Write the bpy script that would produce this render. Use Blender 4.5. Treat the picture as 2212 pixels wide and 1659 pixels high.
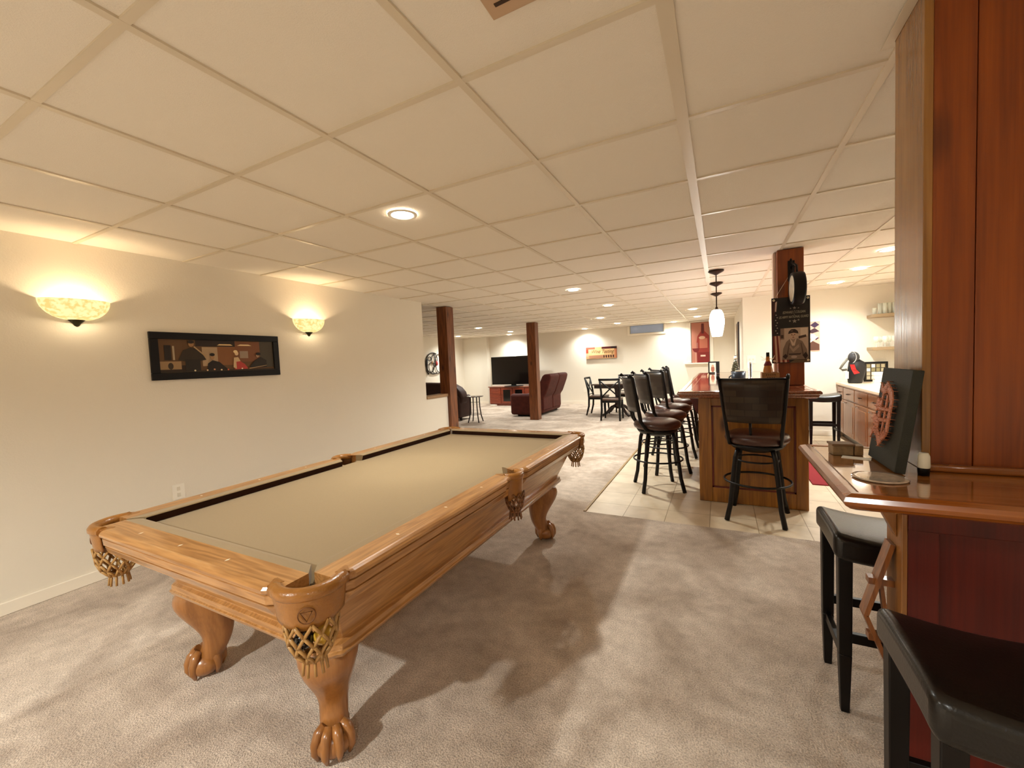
import bpy, math, random
from mathutils import Vector, Matrix
random.seed(7)
PI = math.pi
for o in list(bpy.data.objects): bpy.data.objects.remove(o)
SC = bpy.context.scene
COL = SC.collection
CE = 2.226           # ceiling height
# ------------------------------------------------------------ camera
yaw, pitch, roll = -.4705, -.0515, -.04405
cy_, sy_, cp_, sp_, cr_, sr_ = math.cos(yaw), math.sin(yaw), math.cos(pitch), math.sin(pitch), math.cos(roll), math.sin(roll)
fw = Vector((sy_*cp_, cy_*cp_, sp_)); rt = Vector((cy_, -sy_, 0)); up = rt.cross(fw)
rt2 = cr_*rt+sr_*up; up2 = -sr_*rt+cr_*up
cam_d = bpy.data.cameras.new('camera'); cam = bpy.data.objects.new('camera', cam_d); COL.objects.link(cam)
M3 = Matrix((rt2, up2, -fw)).transposed()
cam.matrix_world = Matrix.Translation((0, 0, 1.33)) @ M3.to_4x4()
cam_d.sensor_width = 36; cam_d.lens = 884.9/2212*36; cam_d.clip_start = .02; cam_d.clip_end = 60
SC.camera = cam
SC.cycles.diffuse_bounces = 8; SC.cycles.max_bounces = 12
SC.view_settings.view_transform = 'Standard'; SC.view_settings.look = 'None'
SC.view_settings.exposure = 2.56; SC.view_settings.gamma = 1
SC.view_settings.use_curve_mapping = False
w = bpy.data.worlds.new('world'); SC.world = w; w.use_nodes = True
w.node_tree.nodes['Background'].inputs[0].default_value = (1, .85, .7, 1)
w.node_tree.nodes['Background'].inputs[1].default_value = .05
LAMP = (.98, 1.0, .95)
CAN_W, SCONCE_W, PEND_W = 36, 1.7, 2.2
CANS = [(-1.645, 1.915), (-1.655, 5.10), (-1.665, 6.98), (-2.32, 8.97), (-2.34, 10.75), (-3.5, 11.72), (-.45, 8.88),
        (-.455, 10.68), (-1.07, 11.74), (-5.37, 10.6), (-5.95, 11.65), (-5.33, 8.78), (-7.25, 10.7), (1.42, 5.05), (1.435, 6.02), (1.435, 7.06),
        (-1.65, -1.35), (.9, -1.2)]  # last pair: unseen lights added behind the camera to brighten the near area
# ------------------------------------------------------------ materials
def lin(c):
    return tuple(((x/255)/12.92 if x/255 <= .04045 else ((x/255+.055)/1.055)**2.4) for x in c)+(1,)
MATS = {}
def mat(name, col, rough=.5, metal=0, noise=0, nscale=20, bump=0, bscale=60, coat=0, emit=None, estr=0, spec=.5, trans=0, ior=1.45, sheen=0):
    if name in MATS: return MATS[name]
    m = bpy.data.materials.new(name); m.use_nodes = True; MATS[name] = m
    nt = m.node_tree; b = nt.nodes['Principled BSDF']
    c = lin(col) if max(col) > 1 else tuple(col)+(1,)
    b.inputs['Base Color'].default_value = c
    b.inputs['Roughness'].default_value = rough; b.inputs['Metallic'].default_value = metal
    b.inputs['Coat Weight'].default_value = coat; b.inputs['Coat Roughness'].default_value = .08
    b.inputs['Specular IOR Level'].default_value = spec; b.inputs['Transmission Weight'].default_value = trans; b.inputs['IOR'].default_value = ior
    b.inputs['Sheen Weight'].default_value = sheen
    if emit:
        b.inputs['Emission Color'].default_value = lin(emit) if max(emit) > 1 else tuple(emit)+(1,)
        b.inputs['Emission Strength'].default_value = estr
    tc = nt.nodes.new('ShaderNodeTexCoord')
    if noise:
        n = nt.nodes.new('ShaderNodeTexNoise'); n.inputs['Scale'].default_value = nscale; n.inputs['Detail'].default_value = 5
        nt.links.new(tc.outputs['Object'], n.inputs['Vector'])
        r = nt.nodes.new('ShaderNodeValToRGB')
        r.color_ramp.elements[0].position = .3; r.color_ramp.elements[1].position = .7
        r.color_ramp.elements[0].color = tuple(x*(1-noise) for x in c[:3])+(1,); r.color_ramp.elements[1].color = tuple(min(1, x*(1+noise)) for x in c[:3])+(1,)
        nt.links.new(n.outputs[0], r.inputs[0]); nt.links.new(r.outputs[0], b.inputs['Base Color'])
    if bump:
        n = nt.nodes.new('ShaderNodeTexNoise'); n.inputs['Scale'].default_value = bscale; n.inputs['Detail'].default_value = 4
        nt.links.new(tc.outputs['Object'], n.inputs['Vector'])
        bp = nt.nodes.new('ShaderNodeBump'); bp.inputs['Strength'].default_value = bump; bp.inputs['Distance'].default_value = .01
        nt.links.new(n.outputs[0], bp.inputs['Height']); nt.links.new(bp.outputs[0], b.inputs['Normal'])
    return m
def wood(name, c1, c2, axis='X', scale=1.0, rough=.35, coat=.3, knots=0, ring=9, cior=1.5):
    """grain runs along axis"""
    if name in MATS: return MATS[name]
    m = bpy.data.materials.new(name); m.use_nodes = True; MATS[name] = m
    nt = m.node_tree; N = nt.nodes; L = nt.links; b = N['Principled BSDF']
    b.inputs['Roughness'].default_value = rough; b.inputs['Coat Weight'].default_value = coat; b.inputs['Coat Roughness'].default_value = .12 if coat < .85 else .05; b.inputs['Coat IOR'].default_value = cior
    tc = N.new('ShaderNodeTexCoord'); mp = N.new('ShaderNodeMapping')
    s = {'X': (1, 12, 12), 'Y': (12, 1, 12), 'Z': (12, 12, 1)}[axis]
    mp.inputs['Scale'].default_value = tuple(v*scale for v in s)
    L.new(tc.outputs['Object'], mp.inputs['Vector'])
    n1 = N.new('ShaderNodeTexNoise'); n1.inputs['Scale'].default_value = 1.3; n1.inputs['Detail'].default_value = 3; n1.inputs['Distortion'].default_value = .15
    L.new(mp.outputs[0], n1.inputs['Vector'])
    mu = N.new('ShaderNodeMath'); mu.operation = 'MULTIPLY'; mu.inputs[1].default_value = ring
    L.new(n1.outputs[0], mu.inputs[0])
    si = N.new('ShaderNodeMath'); si.operation = 'PINGPONG'; si.inputs[1].default_value = .5; L.new(mu.outputs[0], si.inputs[0])
    mp2 = N.new('ShaderNodeMapping'); s2 = {'X': (4, 150, 150), 'Y': (150, 4, 150), 'Z': (150, 150, 4)}[axis]
    mp2.inputs['Scale'].default_value = s2; L.new(tc.outputs['Object'], mp2.inputs['Vector'])
    n2 = N.new('ShaderNodeTexNoise'); n2.inputs['Scale'].default_value = 1; n2.inputs['Detail'].default_value = 3; L.new(mp2.outputs[0], n2.inputs['Vector'])
    ad = N.new('ShaderNodeMath'); ad.operation = 'MULTIPLY_ADD'; ad.inputs[1].default_value = .8; L.new(si.outputs[0], ad.inputs[0])
    m3 = N.new('ShaderNodeMath'); m3.operation = 'MULTIPLY'; m3.inputs[1].default_value = .6; L.new(n2.outputs[0], m3.inputs[0]); L.new(m3.outputs[0], ad.inputs[2])
    r = N.new('ShaderNodeValToRGB'); r.color_ramp.elements[0].position = .15; r.color_ramp.elements[1].position = .85
    r.color_ramp.elements[0].color = lin(c1); r.color_ramp.elements[1].color = lin(c2)
    L.new(ad.outputs[0], r.inputs[0]); out = r.outputs[0]
    if knots:
        mp3 = N.new('ShaderNodeMapping'); s3 = {'X': (2, 5, 5), 'Y': (5, 2, 5), 'Z': (5, 5, 2)}[axis]; mp3.inputs['Scale'].default_value = s3
        L.new(tc.outputs['Object'], mp3.inputs['Vector'])
        v = N.new('ShaderNodeTexVoronoi'); v.inputs['Scale'].default_value = knots; L.new(mp3.outputs[0], v.inputs['Vector'])
        kr = N.new('ShaderNodeValToRGB'); kr.color_ramp.elements[0].position = .06; kr.color_ramp.elements[1].position = .2
        kr.color_ramp.elements[0].color = (.25, .18, .15, 1); kr.color_ramp.elements[1].color = (1, 1, 1, 1)
        L.new(v.outputs['Distance'], kr.inputs[0])
        mx = N.new('ShaderNodeMix'); mx.data_type = 'RGBA'; mx.blend_type = 'MULTIPLY'; mx.inputs[0].default_value = 1
        L.new(out, mx.inputs[6]); L.new(kr.outputs[0], mx.inputs[7]); out = mx.outputs[2]
    L.new(out, b.inputs['Base Color'])
    bp = N.new('ShaderNodeBump'); bp.inputs['Strength'].default_value = .12; bp.inputs['Distance'].default_value = .003
    L.new(n2.outputs[0], bp.inputs['Height']); L.new(bp.outputs[0], b.inputs['Normal'])
    return m
def carpet_mat():
    m = bpy.data.materials.new('beige_carpet'); m.use_nodes = True; nt = m.node_tree; N = nt.nodes; L = nt.links; b = N['Principled BSDF']
    b.inputs['Roughness'].default_value = .95; b.inputs['Specular IOR Level'].default_value = .1; b.inputs['Sheen Weight'].default_value = .25
    tc = N.new('ShaderNodeTexCoord')
    def noise(scale, det=3, vec=None, dist=0):
        n = N.new('ShaderNodeTexNoise'); n.inputs['Scale'].default_value = scale; n.inputs['Detail'].default_value = det; n.inputs['Distortion'].default_value = dist
        L.new(vec or tc.outputs['Object'], n.inputs['Vector']); return n.outputs[0]
    big = noise(1.6, 4, dist=1.2); mid = noise(14, 5); fine = noise(170, 2)
    def ramp(v, p0, p1, a, c):
        r = N.new('ShaderNodeValToRGB'); r.color_ramp.elements[0].position = p0; r.color_ramp.elements[1].position = p1
        r.color_ramp.elements[0].color = a; r.color_ramp.elements[1].color = c; L.new(v, r.inputs[0]); return r.outputs[0]
    base = ramp(big, .35, .65, lin((176, 158, 140)), lin((216, 200, 183)))
    md = ramp(mid, .3, .7, (.82, .80, .78, 1), (1.1, 1.1, 1.1, 1)); fn = ramp(fine, .33, .62, (.52, .50, .48, 1), (1.12, 1.12, 1.12, 1))
    def mul(a, c, f=1):
        x = N.new('ShaderNodeMix'); x.data_type = 'RGBA'; x.blend_type = 'MULTIPLY'; x.inputs[0].default_value = f; L.new(a, x.inputs[6]); L.new(c, x.inputs[7]); return x.outputs[2]
    L.new(mul(mul(base, md), fn, .75), b.inputs['Base Color'])
    ad = N.new('ShaderNodeMath'); ad.operation = 'ADD'; L.new(fine, ad.inputs[0]); L.new(mid, ad.inputs[1])
    bp = N.new('ShaderNodeBump'); bp.inputs['Strength'].default_value = .7; bp.inputs['Distance'].default_value = .012
    L.new(ad.outputs[0], bp.inputs['Height']); L.new(bp.outputs[0], b.inputs['Normal']); return m
def tile_mat():
    m = bpy.data.materials.new('stone_tile'); m.use_nodes = True; nt = m.node_tree; N = nt.nodes; L = nt.links; b = N['Principled BSDF']
    b.inputs['Roughness'].default_value = .38
    tc = N.new('ShaderNodeTexCoord'); mp = N.new('ShaderNodeMapping'); mp.inputs['Location'].default_value = (1.08, -3.70+.33*20, 0)
    L.new(tc.outputs['Object'], mp.inputs['Vector'])
    br = N.new('ShaderNodeTexBrick'); br.offset = 0; br.inputs['Scale'].default_value = 1; br.inputs['Brick Width'].default_value = .33; br.inputs['Row Height'].default_value = .33
    br.inputs['Mortar Size'].default_value = .003; br.inputs['Mortar Smooth'].default_value = .2
    br.inputs['Color1'].default_value = lin((214, 196, 168)); br.inputs['Color2'].default_value = lin((205, 186, 158)); br.inputs['Mortar'].default_value = lin((160, 138, 108))
    L.new(mp.outputs[0], br.inputs['Vector'])
    n = N.new('ShaderNodeTexNoise'); n.inputs['Scale'].default_value = 5; n.inputs['Detail'].default_value = 6; L.new(tc.outputs['Object'], n.inputs['Vector'])
    r = N.new('ShaderNodeValToRGB'); r.color_ramp.elements[0].position = .35; r.color_ramp.elements[0].color = (.84, .82, .78, 1); r.color_ramp.elements[1].position = .6; r.color_ramp.elements[1].color = (1, 1, 1, 1)
    L.new(n.outputs[0], r.inputs[0])
    x = N.new('ShaderNodeMix'); x.data_type = 'RGBA'; x.blend_type = 'MULTIPLY'; x.inputs[0].default_value = 1; L.new(br.outputs[0], x.inputs[6]); L.new(r.outputs[0], x.inputs[7]); L.new(x.outputs[2], b.inputs['Base Color'])
    bp = N.new('ShaderNodeBump'); bp.inputs['Strength'].default_value = .5; bp.inputs['Distance'].default_value = -.004
    L.new(br.outputs[1], bp.inputs['Height']); L.new(bp.outputs[0], b.inputs['Normal']); return m
WALL = mat('cream_wall_paint', (229, 222, 207), .75, bump=.12, bscale=120)
TILEC = mat('ceiling_tile', (233, 226, 213), .9, bump=.25, bscale=260, spec=.15)
GRID = mat('ceiling_grid_metal', (214, 202, 180), .35)
TRIM = mat('white_trim_paint', (238, 230, 214), .4)
CARPET = carpet_mat(); TILE = tile_mat()
OAKX = wood('golden_oak_x', (142, 94, 46), (196, 144, 86), 'X', 1.3, .28, .45, ring=6)
OAKY = wood('golden_oak_y', (142, 94, 46), (196, 144, 86), 'Y', 1.3, .28, .45, ring=6)
OAKZ = wood('golden_oak_z', (126, 78, 34), (168, 112, 58), 'Z', .8, .3, .45, ring=3)
PINEZ = wood('stained_pine_z', (112, 46, 0), (152, 74, 3), 'Z', .55, .4, .1, knots=.9, ring=4)
PINEX = wood('stained_pine_x', (112, 56, 14), (160, 92, 32), 'X', .7, .2, .7, ring=4)
POSTZ = wood('rustic_post_wood', (82, 42, 18), (140, 82, 42), 'Z', .9, .5, .1, knots=1.4, ring=5)
BARZ = wood('bar_front_wood', (116, 70, 14), (166, 108, 32), 'Z', .8, .4, .15, knots=1, ring=4)
CHERRY = wood('cherry_bar_top', (104, 42, 26), (152, 76, 50), 'Y', 1.4, .1, .9, ring=6, cior=1.8)
MAHOG = wood('dark_red_panel', (70, 10, 3), (104, 24, 6), 'Z', .6, .5, .05, ring=3)
REDWD = wood('cherry_cabinet', (100, 36, 20), (150, 66, 38), 'X', 1.2, .35, .4, ring=6)
CAB = wood('brown_cabinet', (112, 66, 28), (160, 104, 54), 'Z', 1.2, .35, .4, ring=5)
LIGHTW = wood('pale_pine', (124, 76, 32), (160, 108, 54), 'Z', 1.2, .4, .3, ring=5)
CLOTH = mat('tan_billiard_cloth', (148, 126, 92), .95, noise=.04, nscale=300, bump=.1, bscale=900, spec=.1, sheen=.2)
LEATH = mat('tan_leather', (150, 98, 40), .28, noise=.12, nscale=30, bump=.15, bscale=200, coat=.3)
LEATHD = mat('tan_leather_embossed', (112, 66, 24), .4, bump=.3, bscale=200)
LACE = mat('leather_lace', (172, 130, 74), .35)
BROWNL = mat('brown_seat_leather', (72, 44, 36), .3, noise=.15, nscale=8, bump=.15, bscale=90, coat=.15)
BLACKL = mat('black_seat_leather', (20, 17, 14), .3, bump=.08, bscale=160, coat=.12)
BLACKW = mat('black_wood', (12, 7, 5), .4, spec=.35)
ESPR = mat('espresso_wood', (40, 22, 16), .35, noise=.2, coat=.2)
IRON = mat('dark_iron', (14, 10, 9), .42, metal=.3)
BRONZE = mat('oil_bronze', (58, 40, 30), .4, metal=.7)
CHROME = mat('chrome', (200, 200, 200), .15, metal=1)
BLACKP = mat('black_frame', (12, 8, 7), .5, spec=.3)
DARKR = mat('dark_slot', (60, 38, 22), .7)
IVORY = mat('ivory_inlay', (250, 240, 215), .3)
SOFA = mat('maroon_upholstery', (76, 32, 24), .7, noise=.2, nscale=12, bump=.2, bscale=60, spec=.25)
SOFA2 = mat('dark_brown_upholstery', (52, 26, 20), .6, noise=.2, nscale=12, bump=.2, bscale=60)
TVB = mat('tv_black_glass', (14, 9, 7), .12, coat=.4)
GLASS = mat('clear_glass', (235, 240, 228), .06, spec=.8)
GLASS.node_tree.nodes['Principled BSDF'].inputs['Alpha'].default_value = .38
WHITE = mat('white_plastic', (240, 235, 222), .4)
RED = mat('red_rug_pile', (128, 20, 28), .9, noise=.15, nscale=120, bump=.4, bscale=300)
CTOP = mat('cream_laminate', (222, 204, 176), .25, noise=.05, nscale=60)
CHARC = mat('charcoal_canvas', (44, 46, 40), .75, bump=.3, bscale=500)
COPPER = mat('copper_string', (196, 122, 88), .5, noise=.3, nscale=120, bump=.5, bscale=400)
NAVY = mat('navy_metal', (38, 46, 58), .3, metal=.3)
LENS = mat('lamp_lens', (255, 250, 240), .5, emit=(1, .95, .86), estr=6)
PSHADE = mat('pendant_glass_lit', (255, 250, 235), .4, emit=(1, .93, .80), estr=1.3)
def sconce_mat():
    m = mat('alabaster_glass_lit', (110, 84, 44), .4, emit=(1, .72, .30), estr=.21)
    nt = m.node_tree; N = nt.nodes; L = nt.links; b = N['Principled BSDF']
    tc = N.new('ShaderNodeTexCoord'); n = N.new('ShaderNodeTexNoise'); n.inputs['Scale'].default_value = 40; n.inputs['Detail'].default_value = 6
    L.new(tc.outputs['Object'], n.inputs['Vector'])
    r = N.new('ShaderNodeValToRGB'); r.color_ramp.elements[0].position = .4; r.color_ramp.elements[0].color = (.85, .55, .18, 1); r.color_ramp.elements[1].position = .55; r.color_ramp.elements[1].color = (1, .80, .38, 1)
    L.new(n.outputs[0], r.inputs[0]); L.new(r.outputs[0], b.inputs['Emission Color']); return m
SCG = sconce_mat()
# ------------------------------------------------------------ mesh builder
def rotz(v, a):
    c, s = math.cos(a), math.sin(a); return (v[0]*c-v[1]*s, v[0]*s+v[1]*c, v[2])
class MB:
    def __init__(s): s.v = []; s.f = []; s.m = []; s.mats = []; s.cur = 0; s.sm = []
    def use(s, m):
        if m not in s.mats: s.mats.append(m)
        s.cur = s.mats.index(m); return s
    def add(s, vs, fs, smooth=False):
        k = len(s.v); s.v += [tuple(v) for v in vs]
        for f in fs: s.f.append(tuple(i+k for i in f)); s.m.append(s.cur); s.sm.append(smooth)
        return s
    def box(s, x0, x1, y0, y1, z0, z1):
        vs = [(x, y, z) for z in (z0, z1) for y in (y0, y1) for x in (x0, x1)]
        return s.add(vs, [(0, 2, 3, 1), (4, 5, 7, 6), (0, 1, 5, 4), (2, 6, 7, 3), (0, 4, 6, 2), (1, 3, 7, 5)])
    def obox(s, c, size, ang=0, tilt=0, axis='X'):
        a, b, d = (v/2 for v in size); R = Matrix.Rotation(ang, 3, 'Z') @ Matrix.Rotation(tilt, 3, axis)
        vs = [Vector(c)+R @ Vector((x, y, z)) for z in (-d, d) for y in (-b, b) for x in (-a, a)]
        return s.add(vs, [(0, 2, 3, 1), (4, 5, 7, 6), (0, 1, 5, 4), (2, 6, 7, 3), (0, 4, 6, 2), (1, 3, 7, 5)])
    def loft(s, loops, closed=True, caps=True, smooth=False):
        n = len(loops[0]); vs = [p for l in loops for p in l]; fs = []
        for i in range(len(loops)-1):
            for j in range(n if closed else n-1):
                a = i*n+j; b = i*n+(j+1) % n; fs.append((a, b, b+n, a+n))
        s.add(vs, fs, smooth)
        if caps and closed:
            k = len(s.v)-len(vs)
            s.f.append(tuple(k+j for j in reversed(range(n)))); s.m.append(s.cur); s.sm.append(False)
            s.f.append(tuple(k+(len(loops)-1)*n+j for j in range(n))); s.m.append(s.cur); s.sm.append(False)
        return s
    def lathe(s, prof, c=(0, 0, 0), n=24, a0=0, a1=2*PI, caps=False, smooth=True):
        full = abs(a1-a0-2*PI) < 1e-6; loops = []
        for r, z in prof:
            loops.append([(c[0]+r*math.cos(a0+(a1-a0)*k/(n if full else n-1)), c[1]+r*math.sin(a0+(a1-a0)*k/(n if full else n-1)), c[2]+z) for k in range(n)])
        return s.loft(loops, closed=full, caps=caps, smooth=smooth)
    def tube(s, path, r, n=8, closed=False, caps=True, flat=None):
        P = [Vector(p) for p in path]; m = len(P); loops = []; up0 = None
        for i, p in enumerate(P):
            if closed: t = P[(i+1) % m]-P[i-1]
            else: t = P[min(i+1, m-1)]-P[max(i-1, 0)]
            t = t.normalized() if t.length > 1e-9 else Vector((0, 0, 1))
            if up0 is None:
                up0 = Vector((0, 0, 1)) if abs(t.z) < .9 else Vector((1, 0, 0))
            a = (up0-t*up0.dot(t)).normalized(); b = t.cross(a); up0 = a
            rr = r[i] if isinstance(r, (list, tuple)) else r
            fa, fb = flat or (1, 1)
            loops.append([p+a*rr*fa*math.cos(2*PI*k/n)+b*rr*fb*math.sin(2*PI*k/n) for k in range(n)])
        if closed: loops.append(loops[0]); caps = False
        return s.loft(loops, caps=caps, smooth=True)
    def bar(s, a, b, w_, h, up=(0, 0, 1)):
        a = Vector(a); b = Vector(b); t = (b-a).normalized(); u = Vector(up)
        if abs(t.dot(u)) > .95: u = Vector((0, 1, 0))
        x = t.cross(u).normalized(); y = x.cross(t)
        L = [[p+x*w_/2*i+y*h/2*j for i, j in ((-1, -1), (1, -1), (1, 1), (-1, 1))] for p in (a, b)]
        return s.loft(L)
    def taper(s, a, b, wa, wb):
        L = [[(p[0]+i*q/2, p[1]+j*q/2, p[2]) for i, j in ((-1, -1), (1, -1), (1, 1), (-1, 1))] for p, q in ((a, wa), (b, wb))]
        return s.loft(L)
    def prism(s, poly, plane, d0, d1):
        """extrude a 2-D polygon; plane 'xy','xz','yz'"""
        def P(u, v, d): return {'xy': (u, v, d), 'xz': (u, d, v), 'yz': (d, u, v)}[plane]
        return s.loft([[P(u, v, d) for u, v in poly] for d in (d0, d1)])
    def sphere(s, c, r, n=16, sc=(1, 1, 1)):
        pr = [(math.sin(PI*i/(n//2))*1.0, -math.cos(PI*i/(n//2))) for i in range(n//2+1)]
        loops = [[(c[0]+r*sc[0]*max(p, 1e-4)*math.cos(2*PI*k/n), c[1]+r*sc[1]*max(p, 1e-4)*math.sin(2*PI*k/n), c[2]+r*sc[2]*z) for k in range(n)] for p, z in pr]
        return s.loft(loops, smooth=True)
    def xf(s, M, start=0):
        for i in range(start, len(s.v)): s.v[i] = tuple(M @ Vector(s.v[i]))
        return s
    def build(s, name, m=None, parent=None, bevel=0, world=False, sub=0, seg=2):
        me = bpy.data.meshes.new(name)
        vs = s.v
        if world and parent:
            r = parent
            while r.parent: r = r.parent
            Mi = r.matrix_basis.inverted(); vs = [tuple(Mi @ Vector(v)) for v in vs]
        me.from_pydata(vs, [], s.f)
        mats = s.mats or [m]
        for x in mats: me.materials.append(x)
        for p, mi, sm in zip(me.polygons, s.m, s.sm): p.material_index = mi if s.mats else 0; p.use_smooth = sm
        me.update()
        import bmesh
        bm = bmesh.new(); bm.from_mesh(me); bmesh.ops.recalc_face_normals(bm, faces=bm.faces); bm.to_mesh(me); bm.free()
        o = bpy.data.objects.new(name, me); COL.objects.link(o)
        if parent: o.parent = parent
        if bevel:
            b = o.modifiers.new('bevel', 'BEVEL'); b.width = bevel; b.segments = seg; b.limit_method = 'ANGLE'; b.angle_limit = .6; b.harden_normals = False
            for p in me.polygons: p.use_smooth = True
            try: me.set_sharp_from_angle(angle=.6)
            except Exception: pass
        if sub:
            u = o.modifiers.new('sub', 'SUBSURF'); u.levels = sub; u.render_levels = sub
            for p in me.polygons: p.use_smooth = True
        return o
def tag(o, label=None, cat=None, group=None, kind=None):
    if label: o['label'] = label
    if cat: o['category'] = cat
    if group: o['group'] = group
    if kind: o['kind'] = kind
    return o
def thing(name, label, cat, loc=(0, 0, 0), rz=0, group=None):
    o = bpy.data.objects.new(name, None); COL.objects.link(o); o.location = loc; o.rotation_euler = (0, 0, rz)
    o.empty_display_size = .05
    o.matrix_basis = Matrix.Translation(loc) @ Matrix.Rotation(rz, 4, 'Z')
    return tag(o, label, cat, group)
def dup(root, loc, rz=0, label=None, group=None):
    def cp(o, par):
        c = o.copy(); COL.objects.link(c); c.parent = par
        for ch in list(o.children): cp(ch, c)
        return c
    kids = list(root.children); r = root.copy(); COL.objects.link(r)
    r.location = loc; r.rotation_euler = (0, 0, rz)
    for ch in kids: cp(ch, r)
    if label: r['label'] = label
    if group: r['group'] = group
    return r
def struct(name, mb, m, parent=None, **k):
    o = mb.build(name, m, parent, **k)
    if not parent: tag(o, kind='structure')
    return o
def flat_art(name, parent, org, u, v, shapes, off, world=True):
    """flat coloured shapes on a sheet: org corner, u/v full edge vectors, off = step outwards"""
    mb = MB(); org = Vector(org); u = Vector(u); v = Vector(v); off = Vector(off)
    for i, (m, poly) in enumerate(shapes):
        mb.use(m); mb.add([org+u*a+v*b+off*(i+1) for a, b in poly], [tuple(range(len(poly)))])
    return mb.build(name, None, parent, world=world)
def col(c, r=.6): return mat('ink_%d_%d_%d' % c, c, r)
def R(x0, y0, x1, y1): return [(x0, y0), (x1, y0), (x1, y1), (x0, y1)]
def ell(cx, cy, rx, ry, n=16): return [(cx+rx*math.cos(2*PI*k/n), cy+ry*math.sin(2*PI*k/n)) for k in range(n)]
def star(cx, cy, r, asp=1):
    return [(cx+asp*(r if k % 2 == 0 else r*.42)*math.sin(PI*k/5), cy+(r if k % 2 == 0 else r*.42)*math.cos(PI*k/5)) for k in range(10)]
def text(name, body, m, parent, loc, size, rot, world=True, width=None, shear=0):
    cu = bpy.data.curves.new(name, 'FONT'); cu.body = body; cu.size = size; cu.align_x = 'CENTER'; cu.align_y = 'CENTER'; cu.extrude = .0004; cu.shear = shear
    o = bpy.data.objects.new(name, cu); COL.objects.link(o)
    dg = bpy.context.evaluated_depsgraph_get(); me = bpy.data.meshes.new_from_object(o.evaluated_get(dg)); bpy.data.objects.remove(o)
    if width:
        xs = [v.co.x for v in me.vertices]; k = width/(max(xs)-min(xs))
        for v in me.vertices: v.co.x *= k
    Mx = Matrix.Translation(loc) @ rot.to_4x4()
    if world:
        r = parent
        while r.parent: r = r.parent
        Mx = r.matrix_basis.inverted() @ Mx
    me.transform(Mx); me.materials.clear(); me.materials.append(m); me.name = name
    t = bpy.data.objects.new(name, me); COL.objects.link(t); t.parent = parent; return t
RX90 = Matrix.Rotation(PI/2, 3, 'X')                                    # text facing -y
# ------------------------------------------------------------ the room
X0, X1, Y0, Y1 = -7.87, 2.26, -3.2, 12.04
XW = -3.72
fl = struct('floor', MB().box(X0, X1, Y0, 3.42, -.05, 0).box(X0, -1.075, 3.42, Y1, -.05, 0).box(-1.075, X1, 7.77, Y1, -.05, 0), CARPET)
tf = MB().box(-1.075, X1, 3.42, 7.77, -.05, -.004).build('tile_floor', TILE, fl)
struct('trim_1', MB().box(-1.09, -1.07, 3.42, 7.7, -.01, .006), mat('brass_strip', (150, 120, 70), .5))
# ceiling: tile panels with the T-bar grid below them
ce = struct('ceiling', MB().box(X0, X1, Y0, Y1, CE+.006, CE+.06), TILEC)
g = MB(); GX, GY, GP = -.1107, 1.1463, .6096
for k in range(-4, 14):
    x = GX-GP*k
    if X0 < x < X1:
        hw = .021 if k == 0 else .0125
        g.box(x-hw, x+hw, Y0, Y1, CE-.001, CE+.0065)
for k in range(-8, 18):
    y = GY+GP*k
    if Y0 < y < Y1: g.box(X0, X1, y-.0115, y+.0115, CE-.0005, CE+.0064)
g.build('grid_bars', GRID, ce)
struct('wall_left', MB().box(XW-.13, XW, Y0, 4.62, 0, CE+.01), WALL)
struct('wall_left_half', MB().box(XW-.13, XW, 4.62, 5.12, 0, .865), WALL)
struct('trim_2', MB().box(XW-.16, XW+.018, 4.62, 5.12, .865, .905), mat('taupe_sill', (150, 118, 84), .5), bevel=.004)
struct('wall_back', MB().box(X0, X1, Y1, Y1+.12, 0, CE+.01).box(X0, -6.92, 11.86, Y1, 0, CE+.01), WALL)
struct('wall_far_left', MB().box(X0-.12, X0, Y0, Y1, 0, CE+.01), WALL)
struct('wall_front', MB().box(X0, X1, Y0-.12, Y0, 0, CE+.01), WALL)
struct('wall_right', MB().box(X1, X1+.12, Y0, Y1, 0, CE+.01), WALL)
struct('wall_bar', MB().box(.35, X1, 7.77, Y1, 0, CE+.01), WALL)
bb = MB(); H = .075
struct('baseboard_left', MB().box(XW, XW+.014, Y0, 4.6, 0, H), TRIM, bevel=.004)
struct('baseboard_back', MB().box(-6.92, .35, Y1-.014, Y1, 0, H).box(X0, -6.92, 11.846, 11.86, 0, H), TRIM)
struct('baseboard_far_left', MB().box(X0, X0+.014, Y0, 11.85, 0, H), TRIM)
struct('baseboard_bar', MB().box(.35, 1.62, 7.756, 7.77, 0, H).box(.336, .35, 7.756, Y1, 0, H), TRIM)
# windows in the far wall
wf = struct('window_1', MB().box(-2.33, -1.29, 11.995, Y1, 1.955, 2.0).box(-2.33, -2.27, 11.995, Y1, 2.0, 2.22).box(-1.35, -1.29, 11.995, Y1, 2.0, 2.22), TRIM)
MB().box(-2.27, -1.35, 12.02, 12.035, 2.0, 2.22).build('window_glass', mat('dusk_window_glass', (128, 134, 142), .12, emit=(.35, .4, .5), estr=.05), wf)
MB().box(-2.27, -1.35, 12.0, 12.03, 2.0, 2.012).box(-2.268, -2.25, 12.0, 12.03, 2.0, 2.22).box(-1.37, -1.352, 12.0, 12.03, 2.0, 2.22).build('window_sash', mat('grey_sash', (160, 156, 140), .4), wf)
w2 = struct('window_2', MB().box(-.78, -.68, 11.99, Y1, 1.13, 2.2).box(-.22, -.14, 11.99, Y1, 1.13, 2.2).box(-.78, -.14, 11.99, Y1, 2.19, 2.22), TRIM)
MB().box(-.84, -.10, 11.94, Y1, 1.085, 1.115).build('window_sill', TRIM, w2, bevel=.004)
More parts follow.
